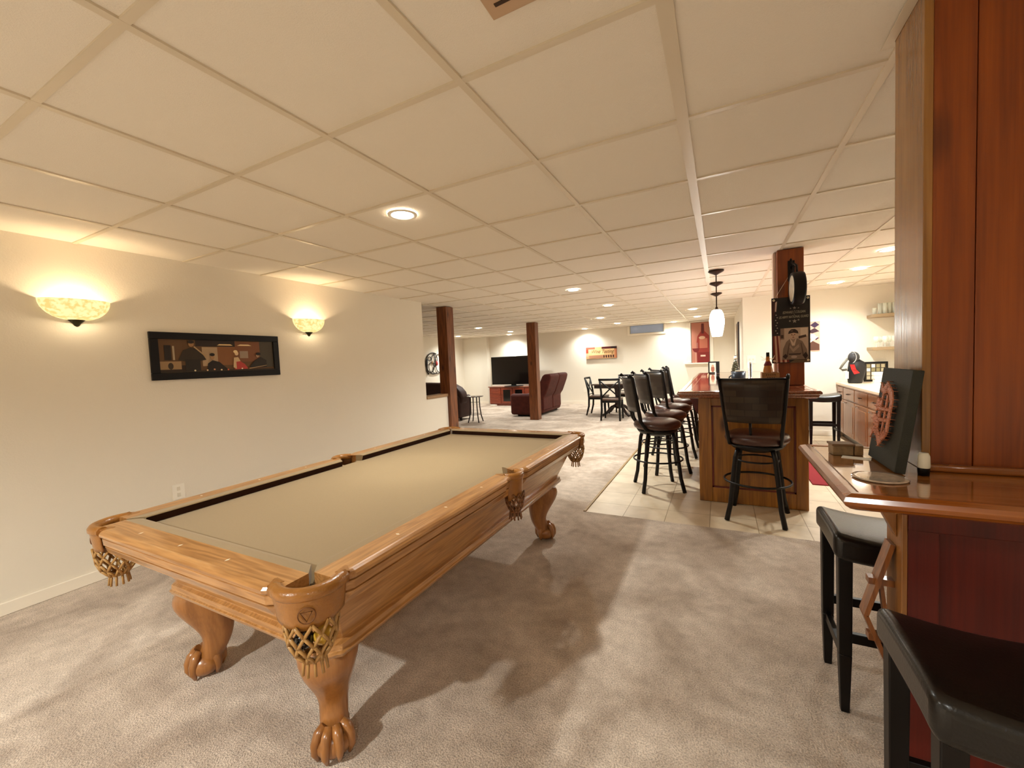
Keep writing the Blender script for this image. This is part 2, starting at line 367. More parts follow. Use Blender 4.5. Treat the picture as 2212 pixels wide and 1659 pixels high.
# switch plates and outlets
def plate(y0, y1, z0, z1, face, x, label, cat, slots):
    t = thing('wall_plate', label, cat, (0, 0, 0))
    if face == 'x': t.location = (x, (y0+y1)/2, z0); t.matrix_basis = Matrix.Translation(t.location)
    else: t.location = ((y0+y1)/2, x, z0); t.matrix_basis = Matrix.Translation(t.location)
    m = MB(); SL = []
    if face == 'x':
        m.box(x, x+.006, y0, y1, z0, z1)
        for q in slots: SL.append(MB()); SL[-1].box(x+.005, x+.010, y0+(y1-y0)*(q[0]-.12), y0+(y1-y0)*(q[0]+.12), z0+(z1-z0)*(q[1]-.12), z0+(z1-z0)*(q[1]+.12))
    else:
        m.box(y0, y1, x-.006, x, z0, z1)
        for q in slots: SL.append(MB()); SL[-1].box(y0+(y1-y0)*(q[0]-.1), y0+(y1-y0)*(q[0]+.1), x-.010, x-.005, z0+(z1-z0)*(q[1]-.12), z0+(z1-z0)*(q[1]+.12))
    m.build('cover_plate', WHITE, t, world=True)
    for s in SL: s.build('switch' if 'switch' in label else 'socket', mat('off_white_plastic', (222, 214, 196), .5), t, world=True)
plate(1.55, 1.63, .40, .515, 'x', XW, 'white outlet cover low on the cream wall behind the pool table', 'outlet', [(.5, .3), (.5, .7)])
plate(.405, .525, 1.15, 1.275, 'y', 7.77, 'white double light switch plate on cream wall left of the bar post', 'light switch', [(.3, .5), (.7, .5)])
plate(-3.69, -3.61, .36, .48, 'y', Y1, 'small white outlet on the far cream wall beneath the wine sign', 'outlet', [(.5, .3), (.5, .7)])
# ceiling register at the top of the picture
vt = thing('ceiling_vent', 'beige metal air register in the ceiling above the pool table', 'vent', (-.36, .9, CE))
MB().box(-.51, -.20, .80, .99, CE-.006, CE+.004).build('vent_frame', mat('beige_register', (190, 160, 130), .5), vt, world=True, bevel=.002)
s = MB()
for k in range(6): s.box(-.485, -.225, .825+k*.024, .835+k*.024, CE-.008, CE-.0055)
s.build('slot', DARKR, vt, world=True)
# ------------------------------------------------------------ lamps
CANLAB = ['bright recessed ceiling light directly above the pool table', 'recessed ceiling light nearest beyond the pool table, left of the bar stools', 'recessed ceiling light second beyond the pool table, in line with the bar stools',
 'recessed ceiling light over the floor left of the dining set', 'recessed ceiling light just in front of the high window', 'recessed ceiling light close to the far wall above the wine sign',
 'recessed ceiling light left of the pendants, the nearer of the two close together', 'recessed ceiling light left of the pendants, the farther of the two close together', 'recessed ceiling light close to the far wall right of the high window',
 'recessed ceiling light between the two posts, upper one of the stacked pair', 'recessed ceiling light against the far wall above the television', 'recessed ceiling light just right of the half wall post', 'recessed ceiling light in the far left corner behind the half wall post',
 'recessed ceiling light behind the bar, nearest to the big pine column', 'middle recessed ceiling light behind the bar', 'recessed ceiling light behind the bar closest to the glass shelves wall',
 'added unseen fill light behind the viewer on the pool table side', 'added unseen fill light behind the viewer on the counter side']
first = None
for (x, y), lb in zip(CANS, CANLAB):
    if first is None:
        t = thing('recessed_light', lb, 'ceiling light', (x, y, CE), 0, 'recessed ceiling lights')
        MB().lathe([(.062, -.001), (.066, -.006), (.082, -.006), (.085, 0)], n=28).build('trim_ring', WHITE, t)
        MB().lathe([(.001, -.0025), (.063, -.0025), (.063, 0)], n=28).build('lens', LENS, t)
        first = t
    else: t = dup(first, (x, y, CE), 0, lb)
    ld = bpy.data.lights.new('can_lamp', 'SPOT'); ld.energy = CAN_W; ld.color = LAMP; ld.spot_size = math.radians(150); ld.spot_blend = .9; ld.shadow_soft_size = .055
    lo = bpy.data.objects.new('lamp', ld); COL.objects.link(lo); lo.parent = t; lo.location = (0, 0, -.012)
    ld.energy = CAN_W*{0: .62, 1: .8, 2: .45, 3: .20, 4: .08, 5: .025, 6: .10, 7: .05, 8: .02, 9: .13, 10: .045, 16: 2.6, 17: .36, 13: .34, 14: .22, 15: .12}.get(CANS.index((x, y)), .17)
def sconce(y, label):
    t = thing('wall_sconce', label, 'wall lamp', (XW, y, 1.70), 0, 'half bowl wall sconces')
    # bowl: half lathe squashed, rim at z=+.155
    prof = []
    for k in range(9):
        a = PI/2*k/8; prof.append((.03+.14*math.sin(a), .03+.125*(1-math.cos(a))))
    mb = MB().lathe(prof, n=22, a0=-PI/2, a1=PI/2)
    mb.v = [(v[0]*.72, v[1], v[2]) for v in mb.v]
    o = mb.build('glass_bowl', SCG, t); so = o.modifiers.new('solid', 'SOLIDIFY'); so.thickness = .004
    f = MB().lathe([(.001, -.012), (.012, -.006), (.02, .008), (.042, .03), (.044, .036), (.001, .036)], n=16)
    f.v = [(max(v[0], 0)*.8, v[1], v[2]) for v in f.v]; f.build('finial', mat('dark_green_bronze', (44, 42, 24), .4, metal=.5), t)
    MB().box(0, .012, -.04, .04, .03, .12).build('back_plate', BRONZE, t)
    ld = bpy.data.lights.new('sconce_lamp', 'POINT'); ld.energy = SCONCE_W; ld.color = (1, .78, .50); ld.shadow_soft_size = .03
    lo = bpy.data.objects.new('lamp', ld); COL.objects.link(lo); lo.parent = t; lo.location = (.075, 0, .075)
    return t
sconce(1.12, 'half bowl amber glass wall sconce left of the long framed picture')
sconce(2.81, 'half bowl amber glass wall sconce right of the long framed picture')
pend = None
for i, (x, y, zb) in enumerate([(-.02, 5.02, 1.52), (-.024, 5.88, 1.555), (-.03, 6.88, 1.60)]):
    t = thing('pendant_lamp', ['lit white glass pendant lamp over the bar, nearest of the three in line', 'lit white glass pendant lamp over the bar, middle of the three in line', 'lit white glass pendant lamp over the bar, farthest of the three in line'][i], 'pendant lamp', (x, y, CE), 0, 'pendant lamps over the bar')
    d = zb-CE
    MB().lathe([(.078, 0), (.078, -.008), (.06, -.02), (.03, -.034), (.012, -.045), (.001, -.045)], n=24).build('canopy', BRONZE, t)
    MB().lathe([(.006, -.04), (.006, d+.32), (.012, d+.315), (.014, d+.30), (.03, d+.285), (.001, d+.283)], n=10).build('rod', BRONZE, t)
    MB().lathe([(.03, .288), (.048, .28), (.066, .24), (.075, .18), (.074, .13), (.062, .06), (.05, .0), (.046, .0), (.058, .06), (.07, .13)], (0, 0, d), n=22).build('glass_shade', PSHADE, t)
    ld = bpy.data.lights.new('pendant_bulb', 'POINT'); ld.energy = PEND_W; ld.color = LAMP; ld.shadow_soft_size = .06
    lo = bpy.data.objects.new('lamp', ld); COL.objects.link(lo); lo.parent = t; lo.location = (0, 0, d-.03)
# ------------------------------------------------------------ posts and columns
def post(x0, x1, y0, y1, z0, z1, label, m=POSTZ, name='wooden_post'):
    t = thing(name, label, 'post', ((x0+x1)/2, (y0+y1)/2, z0))
    b = .02
    MB().box(x0, x1, y0, y0+b, z0, z1).build('front_board', m, t, world=True, bevel=.003)
    MB().box(x0, x1, y1-b, y1, z0, z1).build('rear_board', m, t, world=True, bevel=.003)
    MB().box(x0, x0+b, y0+b, y1-b, z0, z1).build('side_board', m, t, world=True, bevel=.003)
    MB().box(x1-b, x1, y0+b, y1-b, z0, z1).build('side_board', m, t, world=True, bevel=.003)
    return t
post(-3.85, -3.67, 5.125, 5.31, 0, CE-.001, 'square stained wood post at the end of the half wall')
post(-3.925, -3.715, 8.56, 8.75, 0, CE-.001, 'square stained wood post standing on the carpet in front of the maroon sofa')
bp_ = post(.472, .668, 4.395, 4.60, 1.021, CE-.001, 'square dark stained wood post rising from the bar top', PINEZ)
MB().box(.452, .471, 4.50, 4.60, 1.021, CE-.001).build('white_side_trim', mat('pinkish_trim', (214, 190, 172), .5), bp_, world=True)
# ------------------------------------------------------------ pool table
PX, PY, HX, HY, ZT = -1.582, 1.8425, .66, 1.215, .77
RW = .098  # wood width
pt = thing('pool_table', 'oak pool table with tan cloth, leather net pockets and claw feet', 'pool table', (PX, PY, 0))
B = MB  # alias
def ring(hx, hy, z, cx=-1.58, cy=1.845, ch=.0):
    if ch: return [(cx+sx*(hx-a), cy+sy*(hy-b_), z) for sx, sy, a, b_ in ((-1, -1, 0, ch), (-1, -1, ch, 0), (1, -1, ch, 0), (1, -1, 0, ch), (1, 1, 0, ch), (1, 1, ch, 0), (-1, 1, ch, 0), (-1, 1, 0, ch))]
    return [(cx-hx, cy-hy, z), (cx+hx, cy-hy, z), (cx+hx, cy+hy, z), (cx-hx, cy+hy, z)]
CHF = .03
cab = MB()
prof = [(.58, 1.10, .70), (.572, 1.085, .655), (.49, 1.005, .475), (.505, 1.02, .468), (.505, 1.02, .45), (.512, 1.027, .444), (.505, 1.02, .428), (.49, 1.0, .418)]
cab.use(OAKY).loft([ring(a, b_, z, ch=CHF) for a, b_, z in prof], caps=True)
cab_o = cab.build('cabinet', OAKY, pt, world=True, bevel=.002)
# end faces should have grain along x
cab_o.data.materials.append(OAKX)
for p in cab_o.data.polygons:
    if abs(p.normal.y) > .7: p.material_index = 1
# bed cloth with pocket notches
x0, x1, y0, y1 = PX-HX+.10, PX+HX-.10, PY-HY+.10, PY+HY-.10
nt_ = .03
bed = [(x0+nt_, y0), (x1-nt_, y0), (x1, y0+nt_), (x1, PY-.05), (x1-.02, PY-.05), (x1-.02, PY+.05), (x1, PY+.05), (x1, y1-nt_), (x1-nt_, y1), (x0+nt_, y1), (x0, y1-nt_), (x0, PY+.05), (x0+.02, PY+.05), (x0+.02, PY-.05), (x0, PY-.05), (x0, y0+nt_)]
MB().prism(bed, 'xy', .70, .732).build('cloth_bed', CLOTH, pt, world=True)
# rails: profile (inward distance, z)
wood_prof = [(.075, .668), (.034, .668), (.032, .674), (.016, .700), (.014, .706), (.022, .708), (.022, .712), (.010, .714), (.008, .738), (.014, .741), (.004, .745), (.0, .750), (.0, .758), (.006, .765), (.016, .769), (.022, ZT), (RW, ZT), (RW, .668)]
cush_prof = [(RW, ZT), (RW+.030, ZT-.0005), (RW+.041, ZT-.002), (RW+.043, ZT-.006), (RW+.036, .7335), (RW, .7335)]
UNDER = mat('painted_cushion_shade', (46, 26, 16), .9, spec=.1)  # shade below the cushion nose, painted as a dark face colour
def rail(axis, side, a, b, cut_a, cut_b, mate):
    """rail along axis from a to b on side (+1/-1). cut = how far the inner edge is cut back (mitre)"""
    t = MB()
    def P(d, s_, z):
        if axis == 'y': return (PX+side*(HX-d), s_, z)
        return (s_, PY+side*(HY-d), z)
    # wood, with shaped necks near the ends
    n = [(a, .012), (a+.035, .012), (a+.06, 0), (b-.06, 0), (b-.035, .012), (b, .012)]
    loops = [[P(d+(k if d < .03 else 0), s_, z) for d, z in wood_prof] for s_, k in n]
    wr = t.loft(loops).build('rail', mate, pt, world=True)
    c = MB(); loops = []
    for s_, sg, cut in ((a, 1, cut_a), (b, -1, cut_b)):
        loops.append([P(d, s_+sg*cut*(d-RW)/.042, z) for d, z in cush_prof])
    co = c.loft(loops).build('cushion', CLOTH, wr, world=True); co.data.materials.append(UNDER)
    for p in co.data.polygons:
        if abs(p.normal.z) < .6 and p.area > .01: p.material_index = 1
    return wr
CP = .108   # corner gap
rs = []
rs.append(rail('x', -1, PX-HX+CP, PX+HX-CP, .045, .045, OAKX)); rs.append(rail('x', 1, PX-HX+CP, PX+HX-CP, .045, .045, OAKX))
for sd in (-1, 1):
    rs.append(rail('y', sd, PY-HY+CP, PY-.062, .045, .02, OAKY)); rs.append(rail('y', sd, PY+.062, PY+HY-CP, .02, .045, OAKY))
# sights
def sight(x, y, par, ax):
    m = MB(); a, b_ = (.0045, .009) if ax == 'x' else (.009, .0045)
    m.add([(x-a, y, ZT+.0006), (x, y-b_, ZT+.0006), (x+a, y, ZT+.0006), (x, y+b_, ZT+.0006)], [(0, 1, 2, 3)]); m.build('sight', IVORY, par, world=True)
SP = .273
for k in (-1, 0, 1):
    sight(PX-.035+k*SP, PY-HY+.056, rs[0], 'x'); sight(PX-.02+k*SP, PY+HY-.056, rs[1], 'x')
for i, sd in enumerate((-1, 1)):
    for k in (3, 2, 1):
        sight(PX+sd*(HX-.056), PY-k*SP, rs[2+2*i], 'y'); sight(PX+sd*(HX-.056), PY+k*SP, rs[3+2*i], 'y')
# pockets
def pocket(c, ang, corner):
    """c: pocket centre on the table plane; ang: outward direction"""
    rad = .084 if corner else .056
    half = math.radians(78) if corner else math.radians(88)
    u = Vector((math.cos(ang), math.sin(ang), 0))
    def pol(a, r, z): return (c[0]+r*math.cos(ang+a), c[1]+r*math.sin(ang+a), z)
    n = 22
    band = MB()
    path = [pol(-half+2*half*k/n, rad+(.008 if k in (0, n) else 0), ZT-.012) for k in range(n+1)]
    band.tube(path, .019, n=10)
    o = band.build('pocket_iron', LEATH, pt, world=True)
    # top flaps onto the rails
    for sg in (-1, 1):
        q = pol(sg*half, rad, ZT+.001); f = MB()
        a = ang+sg*half+sg*PI/2*1.0
        t = Vector((math.cos(a), math.sin(a), 0)); s_ = Vector((-t.y, t.x, 0))
        q = Vector(q)
        L = .035 if corner else .05
        f.add([q-s_*.02, q+s_*.02, q+s_*.004+t*L, q-s_*.004+t*L, q-s_*.02+Vector((0, 0, -.006)), q+s_*.02+Vector((0, 0, -.006)), q+s_*.004+t*L+Vector((0, 0, -.002)), q-s_*.004+t*L+Vector((0, 0, -.002))],
              [(0, 1, 2, 3), (4, 7, 6, 5), (0, 4, 5, 1), (1, 5, 6, 2), (2, 6, 7, 3), (3, 7, 4, 0)])
        f.build('leather_tip', LEATH, o, world=True)
    # shield
    sh = MB(); rows = 6; hs = half*.92 if corner else half*.86; loops = []
    for r_ in range(rows+1):
        l = []
        for k in range(n+1):
            a = -hs+2*hs*k/n; t = abs(a)/hs
            drop = (.086+.008*math.cos(PI*t)) if corner else (.115+.008*math.cos(PI*t*2))
            zz = ZT-.012-drop*r_/rows
            l.append(pol(a, rad+.014-.010*r_/rows, zz))
        loops.append(l)
    sh.loft(loops, closed=False, smooth=True)
    so = sh.build('leather_shield', LEATH, pt, world=True); m_ = so.modifiers.new('s', 'SOLIDIFY'); m_.thickness = .004; m_.offset = -1
    if corner:   # embossed round mark with a triangle
        e = MB(); cc = Vector(pol(0, rad+.0135, ZT-.060)); rr = Vector((-u.y, u.x, 0))
        pts = [cc+rr*.021*math.cos(2*PI*k/20)+Vector((0, 0, .021*math.sin(2*PI*k/20))) for k in range(20)]
        e.tube([p_+u*(.0015-.55*((p_-cc).dot(rr))**2/.1) for p_ in pts], .0016, n=6, closed=True)
        tr = [cc+u*.002+rr*a_+Vector((0, 0, b_)) for a_, b_ in ((-.014, .010), (.014, .010), (0, -.015))]
        e.tube(tr, .0014, n=6, closed=True); e.build('embossed_mark', LEATHD, so, world=True)
    # net
    net = MB(); nz = 4; nk = 10; rt0 = .068 if corner else .05; oc = Vector((c[0], c[1], 0))+u*(.028 if corner else .024); ztop = ZT-(.092 if corner else .10)
    H_ = .12 if corner else .10
    def np_(i, j):
        f = j/nz; rr = rt0*math.sqrt(max(0, 1-(f*.9)**2.2)); a = 2*PI*(i+.5*(j % 2))/nk
        return (oc.x+rr*math.cos(a), oc.y+rr*math.sin(a), ztop-H_*f)
    for j in range(nz):
        for i in range(nk):
            net.tube([np_(i, j), np_(i, j+1)], .0048, n=5); net.tube([np_(i, j), np_(i-1 if j % 2 == 0 else i+1, j+1)], .0048, n=5)
    for i in range(nk):   # tassel
        a = 2*PI*i/nk; net.tube([(oc.x+.026*math.cos(a), oc.y+.026*math.sin(a), ztop-H_+.006), (oc.x+.032*math.cos(a), oc.y+.032*math.sin(a), ztop-H_-.04)], .0042, n=5)
    net.lathe([(.026, ztop-H_+.012), (.03, ztop-H_+.006), (.03, ztop-H_-.004), (.02, ztop-H_-.006)], (oc.x, oc.y, 0), n=14)
    net.build('net', LACE if corner else mat('brown_lace', (120, 74, 36), .3, coat=.3), pt, world=True)
    # liner inside
    MB().lathe([(rad-.004, ZT-.02), (rad-.006, ZT-.05), (rt0, ZT-.105)], (c[0], c[1], 0), n=20, a0=ang-half*1.15, a1=ang+half*1.15).build('pocket_liner', mat('brown_suede', (110, 74, 40), .8), pt, world=True)
    return oc
cor = {}
for sx in (-1, 1):
    for sy in (-1, 1):
        cor[(sx, sy)] = pocket((PX+sx*(HX-.096), PY+sy*(HY-.096)), math.atan2(sy, sx), True)
    pocket((PX+sx*(HX-.052), PY), 0 if sx > 0 else PI, False)
# legs
def cab_leg(fx, fy, dx, dy):
    """foot centre fx,fy; outward diagonal dx,dy"""
    d = Vector((dx, dy, 0)).normalized(); e = Vector((-d.y, d.x, 0)); base = Vector((fx, fy, 0))-d*.055
    secs = [(.425, -.020, .105, .100), (.40, .004, .118, .104), (.36, .022, .118, .100), (.31, .018, .104, .088), (.25, -.004, .082, .070), (.20, -.018, .064, .056), (.155, -.020, .054, .048), (.12, -.004, .054, .048), (.09, .008, .05, .046), (.06, .02, .044, .044), (.03, .03, .04, .04)]
    m = MB(); loops = []; n = 20
    for z, off, ra, rb in secs:
        c_ = base+d*off
        l = []
        for k in range(n):
            a = 2*PI*k/n; ca, sa = math.cos(a), math.sin(a)
            q = (abs(ca)**2.6+abs(sa)**2.6)**(-1/2.6)
            l.append(c_+d*ra*q*ca+e*rb*q*sa+Vector((0, 0, z)))
        loops.append(l)
    lg = m.loft(loops, smooth=True).build('leg', OAKZ, pt, world=True, sub=1)
    f = MB(); bc = base+d*.035
    f.sphere(tuple(bc+Vector((0, 0, .052))), .064, 18, (1.05, 1.05, .82))
    for a in (-62, -20, 20, 62, 150, -150):
        t = d*math.cos(math.radians(a))+e*math.sin(math.radians(a))
        f.tube([bc+t*.030+Vector((0, 0, .115)), bc+t*.052+Vector((0, 0, .098)), bc+t*.064+Vector((0, 0, .07)), bc+t*.066+Vector((0, 0, .04)), bc+t*.056+Vector((0, 0, .010))], [.016, .018, .016, .013, .007], n=8)
    f.build('claw_foot', OAKZ, lg, world=True)
for fx, fy, dx, dy in ((-1.208, .90, 1, -1), (-2.095, .925, -1, -1), (-1.175, 2.80, 1, 1), (-2.005, 2.80, -1, 1)): cab_leg(fx, fy, dx, dy)
# balls hanging in the near corner net
oc = cor[(1, -1)]
for dx, dy, cc, lb in ((.006, .026, (214, 168, 60), 'yellow pool ball held in the nearest corner net'), (-.026, -.010, (24, 20, 18), 'black pool ball held in the nearest corner net')):
    tag(MB().sphere((0, 0, 0), .0265, 20).build('pool_ball', mat('ball_%d' % cc[0], cc, .08, coat=.5)), lb, 'pool ball').location = (oc.x+dx, oc.y+dy, .602)
# ------------------------------------------------------------ left wall picture (a generic stand-in scene in sepia)
pc = thing('framed_picture', 'long black framed sepia print of a pool hall scene on the cream wall', 'picture', (XW, 1.975, 1.32))
y0, y1, z0, z1 = 1.485, 2.465, 1.315, 1.675; fwd = .052
MB().box(XW, XW+.022, y0, y1, z0, z0+fwd).box(XW, XW+.022, y0, y1, z1-fwd, z1).box(XW, XW+.022, y0, y0+fwd, z0+fwd, z1-fwd).box(XW, XW+.022, y1-fwd, y1, z0+fwd, z1-fwd).build('frame', BLACKP, pc, world=True, bevel=.003)
c = col
sh = [(c((96, 66, 36)), R(0, 0, 1, 1)), (c((52, 34, 18)), R(0, .0, .30, .22)), (c((40, 26, 16)), R(.28, .8, .62, 1)), (c((168, 142, 110)), R(.33, .18, .46, .78)), (c((128, 82, 44)), R(.46, .2, .62, .80)), (c((120, 74, 44)), R(.62, .3, .86, .98)), (c((70, 62, 50)), R(.86, .1, 1, 1)),
      (c((232, 200, 140)), [(.46, .84), (.60, .84), (.58, .88), (.48, .88)]), (c((236, 210, 160)), [(.64, .84), (.78, .84), (.75, .88), (.67, .88)]), (c((150, 130, 110)), R(.66, .42, .74, .66)), (c((180, 160, 130)), R(.03, .28, .14, .34)), (c((34, 24, 16)), R(.04, .38, .09, .82)), (c((170, 150, 122)), R(.10, .38, .115, .8)),
      (c((150, 120, 84)), R(.0, .1, .16, .34)), (c((48, 36, 22)), ell(.08, .20, .02, .1)),
      (c((46, 34, 20)), [(.14, .38), (.18, .68), (.24, .76), (.31, .68), (.36, .38), (.30, .34), (.19, .34)]), (c((34, 26, 16)), R(.19, 0, .31, .40)), (c((150, 110, 70)), ell(.245, .86, .022, .08)), (c((30, 20, 12)), ell(.243, .93, .026, .05)), (c((170, 140, 100)), [(.26, .78), (.27, .8), (.36, .5), (.35, .48)]),
      (c((26, 18, 12)), [(.36, .0), (.37, .26), (.41, .36), (.47, .30), (.54, .06), (.56, 0)]), (c((160, 122, 84)), ell(.41, .46, .018, .08)), (c((24, 16, 10)), ell(.41, .54, .022, .05)),
      (c((176, 60, 52)), [(.60, .04), (.61, .32), (.65, .34), (.70, .22), (.73, .06)]), (c((200, 170, 130)), [(.59, .12), (.60, .44), (.64, .46), (.66, .32), (.62, .3), (.62, .06)]), (c((214, 180, 140)), ell(.627, .58, .018, .07)), (c((226, 200, 150)), ell(.618, .64, .02, .05)),
      (c((38, 30, 22)), [(.74, .1), (.80, .34), (.86, .46), (.92, .34), (.92, .1)]), (c((160, 130, 100)), ell(.83, .5, .016, .06)), (c((30, 22, 16)), ell(.84, .56, .025, .05)), (c((170, 140, 96)), [(.74, .05), (.74, .08), (.92, .17), (.92, .155)]), (c((48, 36, 20)), R(0, 0, 1, .045)),
      (c((230, 210, 170)), ell(.26, .05, .008, .025)), (c((224, 190, 150)), ell(.36, .05, .008, .025)), (c((220, 150, 110)), ell(.42, .07, .008, .025)), (c((230, 200, 160)), ell(.48, .05, .008, .025)), (c((240, 220, 180)), ell(.67, .07, .008, .025)), (c((200, 90, 60)), ell(.54, .05, .008, .025))]
flat_art('print', pc, (XW+.008, y0+fwd, z0+fwd), (0, y1-y0-2*fwd, 0), (0, 0, z1-z0-2*fwd), sh, (.00025, 0, 0))
# ------------------------------------------------------------ far wall art
ws = thing('wine_sign', 'wide red and cream wine tasting sign on the far wall', 'sign', (-3.11, Y1, 1.34))
MB().box(-3.565, -2.655, Y1-.05, Y1, 1.345, 1.685).build('board', mat('sign_back', (110, 50, 30), .6), ws, world=True)
sh = [(c((206, 160, 110)), R(0, 0, 1, 1)), (c((176, 64, 40)), R(0, .5, .09, 1)), (c((196, 84, 62)), R(.0, .82, .3, 1)), (c((222, 180, 120)), R(.3, .82, .52, 1)), (c((84, 14, 14)), R(.52, .76, 1, 1)), (c((40, 10, 10)), R(.82, .8, 1, 1)), (c((224, 184, 130)), R(.08, .3, .93, .82)), (c((240, 206, 150)), R(.2, .34, .6, .62)), (c((170, 120, 92)), R(.1, .04, .55, .26)), (c((230, 170, 140)), R(0, .2, .08, .44)), (c((190, 120, 80)), R(.93, 0, 1, .8))]
for k in range(5): sh.append((c((58, 12, 18)), R(.57+k*.076, .06, .61+k*.076, .28)))
flat_art('painted_face', ws, (-3.565, Y1-.0505, 1.345), (.91, 0, 0), (0, 0, .34), sh, (0, -.0003, 0))
text('lettering', 'Wine Tasting', c((110, 66, 20)), ws, (-3.08, Y1-.055, 1.545), .15, RX90, width=.66, shear=.35)
ra = thing('wine_canvas', 'tall red canvas of a wine bottle and glass standing in the far window frame', 'picture', (-.44, 12.0, 1.116))
MB().box(-.66, -.235, 11.985, 12.02, 1.117, 2.18).build('canvas', mat('canvas_edge', (120, 60, 50), .7), ra, world=True)
sh = [(c((172, 112, 92)), R(0, 0, 1, 1)), (c((140, 44, 32)), [(.3, 0), (1, 0), (1, .66), (.92, .70), (.74, .78), (.72, .95), (.56, .95), (.54, .78), (.34, .66), (.28, .5)]), (c((90, 30, 24)), R(.57, .72, .71, .97)), (c((176, 100, 76)), R(.45, .36, .9, .60)), (c((200, 160, 130)), ell(.6, .62, .18, .04)), (c((118, 24, 18)), R(.3, .0, 1, .26)), (c((150, 90, 80)), R(.28, .36, .36, .5)), (c((110, 22, 20)), [(.02, .36), (.46, .36), (.38, .28), (.26, .25), (.12, .28)]), (c((190, 140, 120)), R(.2, .0, .26, .26)), (c((230, 190, 170)), R(.5, .15, .78, .19))]
flat_art('painting', ra, (-.66, 11.9845, 1.117), (.425, 0, 0), (0, 0, 1.063), sh, (0, -.0003, 0))
# framed tall picture on the side wall beyond the bar
tp = thing('tall_picture', 'tall dark framed picture on the side wall past the end of the bar', 'picture', (.35, 9.55, .98))
MB().box(.32, .35, 9.1, 9.9, 1.0, 1.93).build('frame', ESPR, tp, world=True, bevel=.006)
flat_art('print', tp, (.3195, 9.84, 1.06), (0, -.68, 0), (0, 0, .81), [(c((120, 96, 60)), R(0, 0, 1, 1)), (c((70, 52, 34)), R(.2, .1, .8, .9)), (c((150, 120, 80)), R(.35, .3, .65, .7))], (-.0004, 0, 0))
# purple photo poster on the bar wall
pp = thing('photo_poster', 'narrow pink poster with dark purple diamonds on the wall behind the banner', 'poster', (1.22, 7.77, 1.31))
MB().box(1.05, 1.375, 7.76, 7.77, 1.31, 1.76).build('sheet', c((214, 170, 150)), pp, world=True)
sh = [(c((54, 32, 62)), [(.62, .88), (.82, .99), (.98, .88), (.8, .78)]), (c((60, 34, 44)), [(.5, .66), (.8, .78), (.98, .66), (.7, .6)]), (c((232, 226, 220)), ell(.7, .5, .14, .08)), (c((70, 40, 60)), [(.8, .46), (.98, .44), (.84, .36)]), (c((90, 56, 40)), [(.4, .02), (.98, .02), (.98, .22), (.72, .34), (.4, .2)]), (c((150, 100, 110)), R(.1, .1, .35, .9)), (c((236, 226, 214)), [(.5, .3), (.9, .5), (.92, .46), (.55, .24)])]
flat_art('printed_shapes', pp, (1.05, 7.7595, 1.31), (.325, 0, 0), (0, 0, .45), sh, (0, -.0003, 0))
# metal wall art behind the sofa in the far left room
wa = MB()
def loop(cy, cz, ry, rz_, a0=0, a1=2*PI, r=.012, n=24):
    wa.tube([(X0+.03, cy+ry*math.cos(a0+(a1-a0)*k/n), cz+rz_*math.sin(a0+(a1-a0)*k/n)) for k in range(n+1)], r, n=6)
wa.use(mat('black_metal_art', (34, 26, 20), .5))
loop(10.15, 1.42, .36, .32, PI*.35, PI*1.65, .018); loop(10.22, 1.55, .14, .14); loop(10.05, 1.3, .12, .15); loop(10.42, 1.42, .16, .28); loop(9.98, 1.56, .08, .06); loop(10.3, 1.2, .2, .1, PI, 2*PI)
wa.tube([(X0+.03, 9.86, 1.55), (X0+.03, 9.83, 1.2), (X0+.03, 9.9, 1.1)], .026, n=6); wa.tube([(X0+.03, 10.2, 1.72), (X0+.03, 10.26, 1.4), (X0+.03, 10.12, 1.22)], .014, n=6)
wa.use(c((150, 30, 24))).sphere((X0+.03, 10.32, 1.42), .06, 10, (.4, 1, 1.3))
wa.use(c((140, 96, 50))).sphere((X0+.03, 10.1, 1.45), .04, 10, (.4, 1, 1.3))
tag(wa.build('metal_wall_art', None), 'looping black metal wall art with red accents above the sofa behind the half wall', 'wall art')
# ------------------------------------------------------------ bar
BX0, BX1, BY0, BY1 = -.18, .64, 4.05, 7.6
bar = thing('bar_counter', 'long wood panelled bar with glossy cherry top and moulded edge', 'bar', (.23, 5.8, 0))
b = MB().box(BX0+.02, BX1-.02, BY0+.02, BY1, 0, .965)
b.build('body', BARZ, bar, world=True)
f = MB(); F0 = BY0
f.box(BX0, BX0+.105, F0, F0+.03, 0, .965).box(BX1-.085, BX1, F0, F0+.03, 0, .965).box(BX0+.105, BX1-.085, F0, F0+.03, .87, .965).box(BX0+.105, BX1-.085, F0, F0+.03, 0, .13)
f.build('end_frame', BARZ, bar, world=True, bevel=.003)
MB().box(BX0+.095, BX1-.075, F0+.012, F0+.02, .12, .88).build('end_panel', BARZ, bar, world=True)
# moulding of the end panel
m_ = MB(); a0, a1, z0, z1 = BX0+.105, BX1-.085, .13, .87
for q in ((a0, a0+.014, z0, z1), (a1-.014, a1, z0, z1), (a0, a1, z0, z0+.014), (a0, a1, z1-.014, z1)): m_.box(q[0], q[1], F0+.003, F0+.014, q[2], q[3])
m_.build('panel_moulding', MAHOG, bar, world=True)
for i in range(5):   # side panels facing the stools
    ya = BY0+.05+i*.70
    MB().box(BX0+.004, BX0+.02, ya, ya+.62, .13, .87).build('side_panel', PINEZ, bar, world=True, bevel=.004)
MB().box(BX0, BX0+.02, BY0+.03, BY1, 0, .10).box(BX0, BX0+.02, BY0+.03, BY1, .9, .965).build('side_frame', BARZ, bar, world=True)
TX0, TX1, TY0, TY1 = -.335, .69, 3.80, 7.68
tpb = MB(); pr = [(.035, .955), (.02, .965), (.012, .985), (0, .992), (0, 1.004), (.01, 1.016), (.05, 1.02), (.056, 1.0175)]
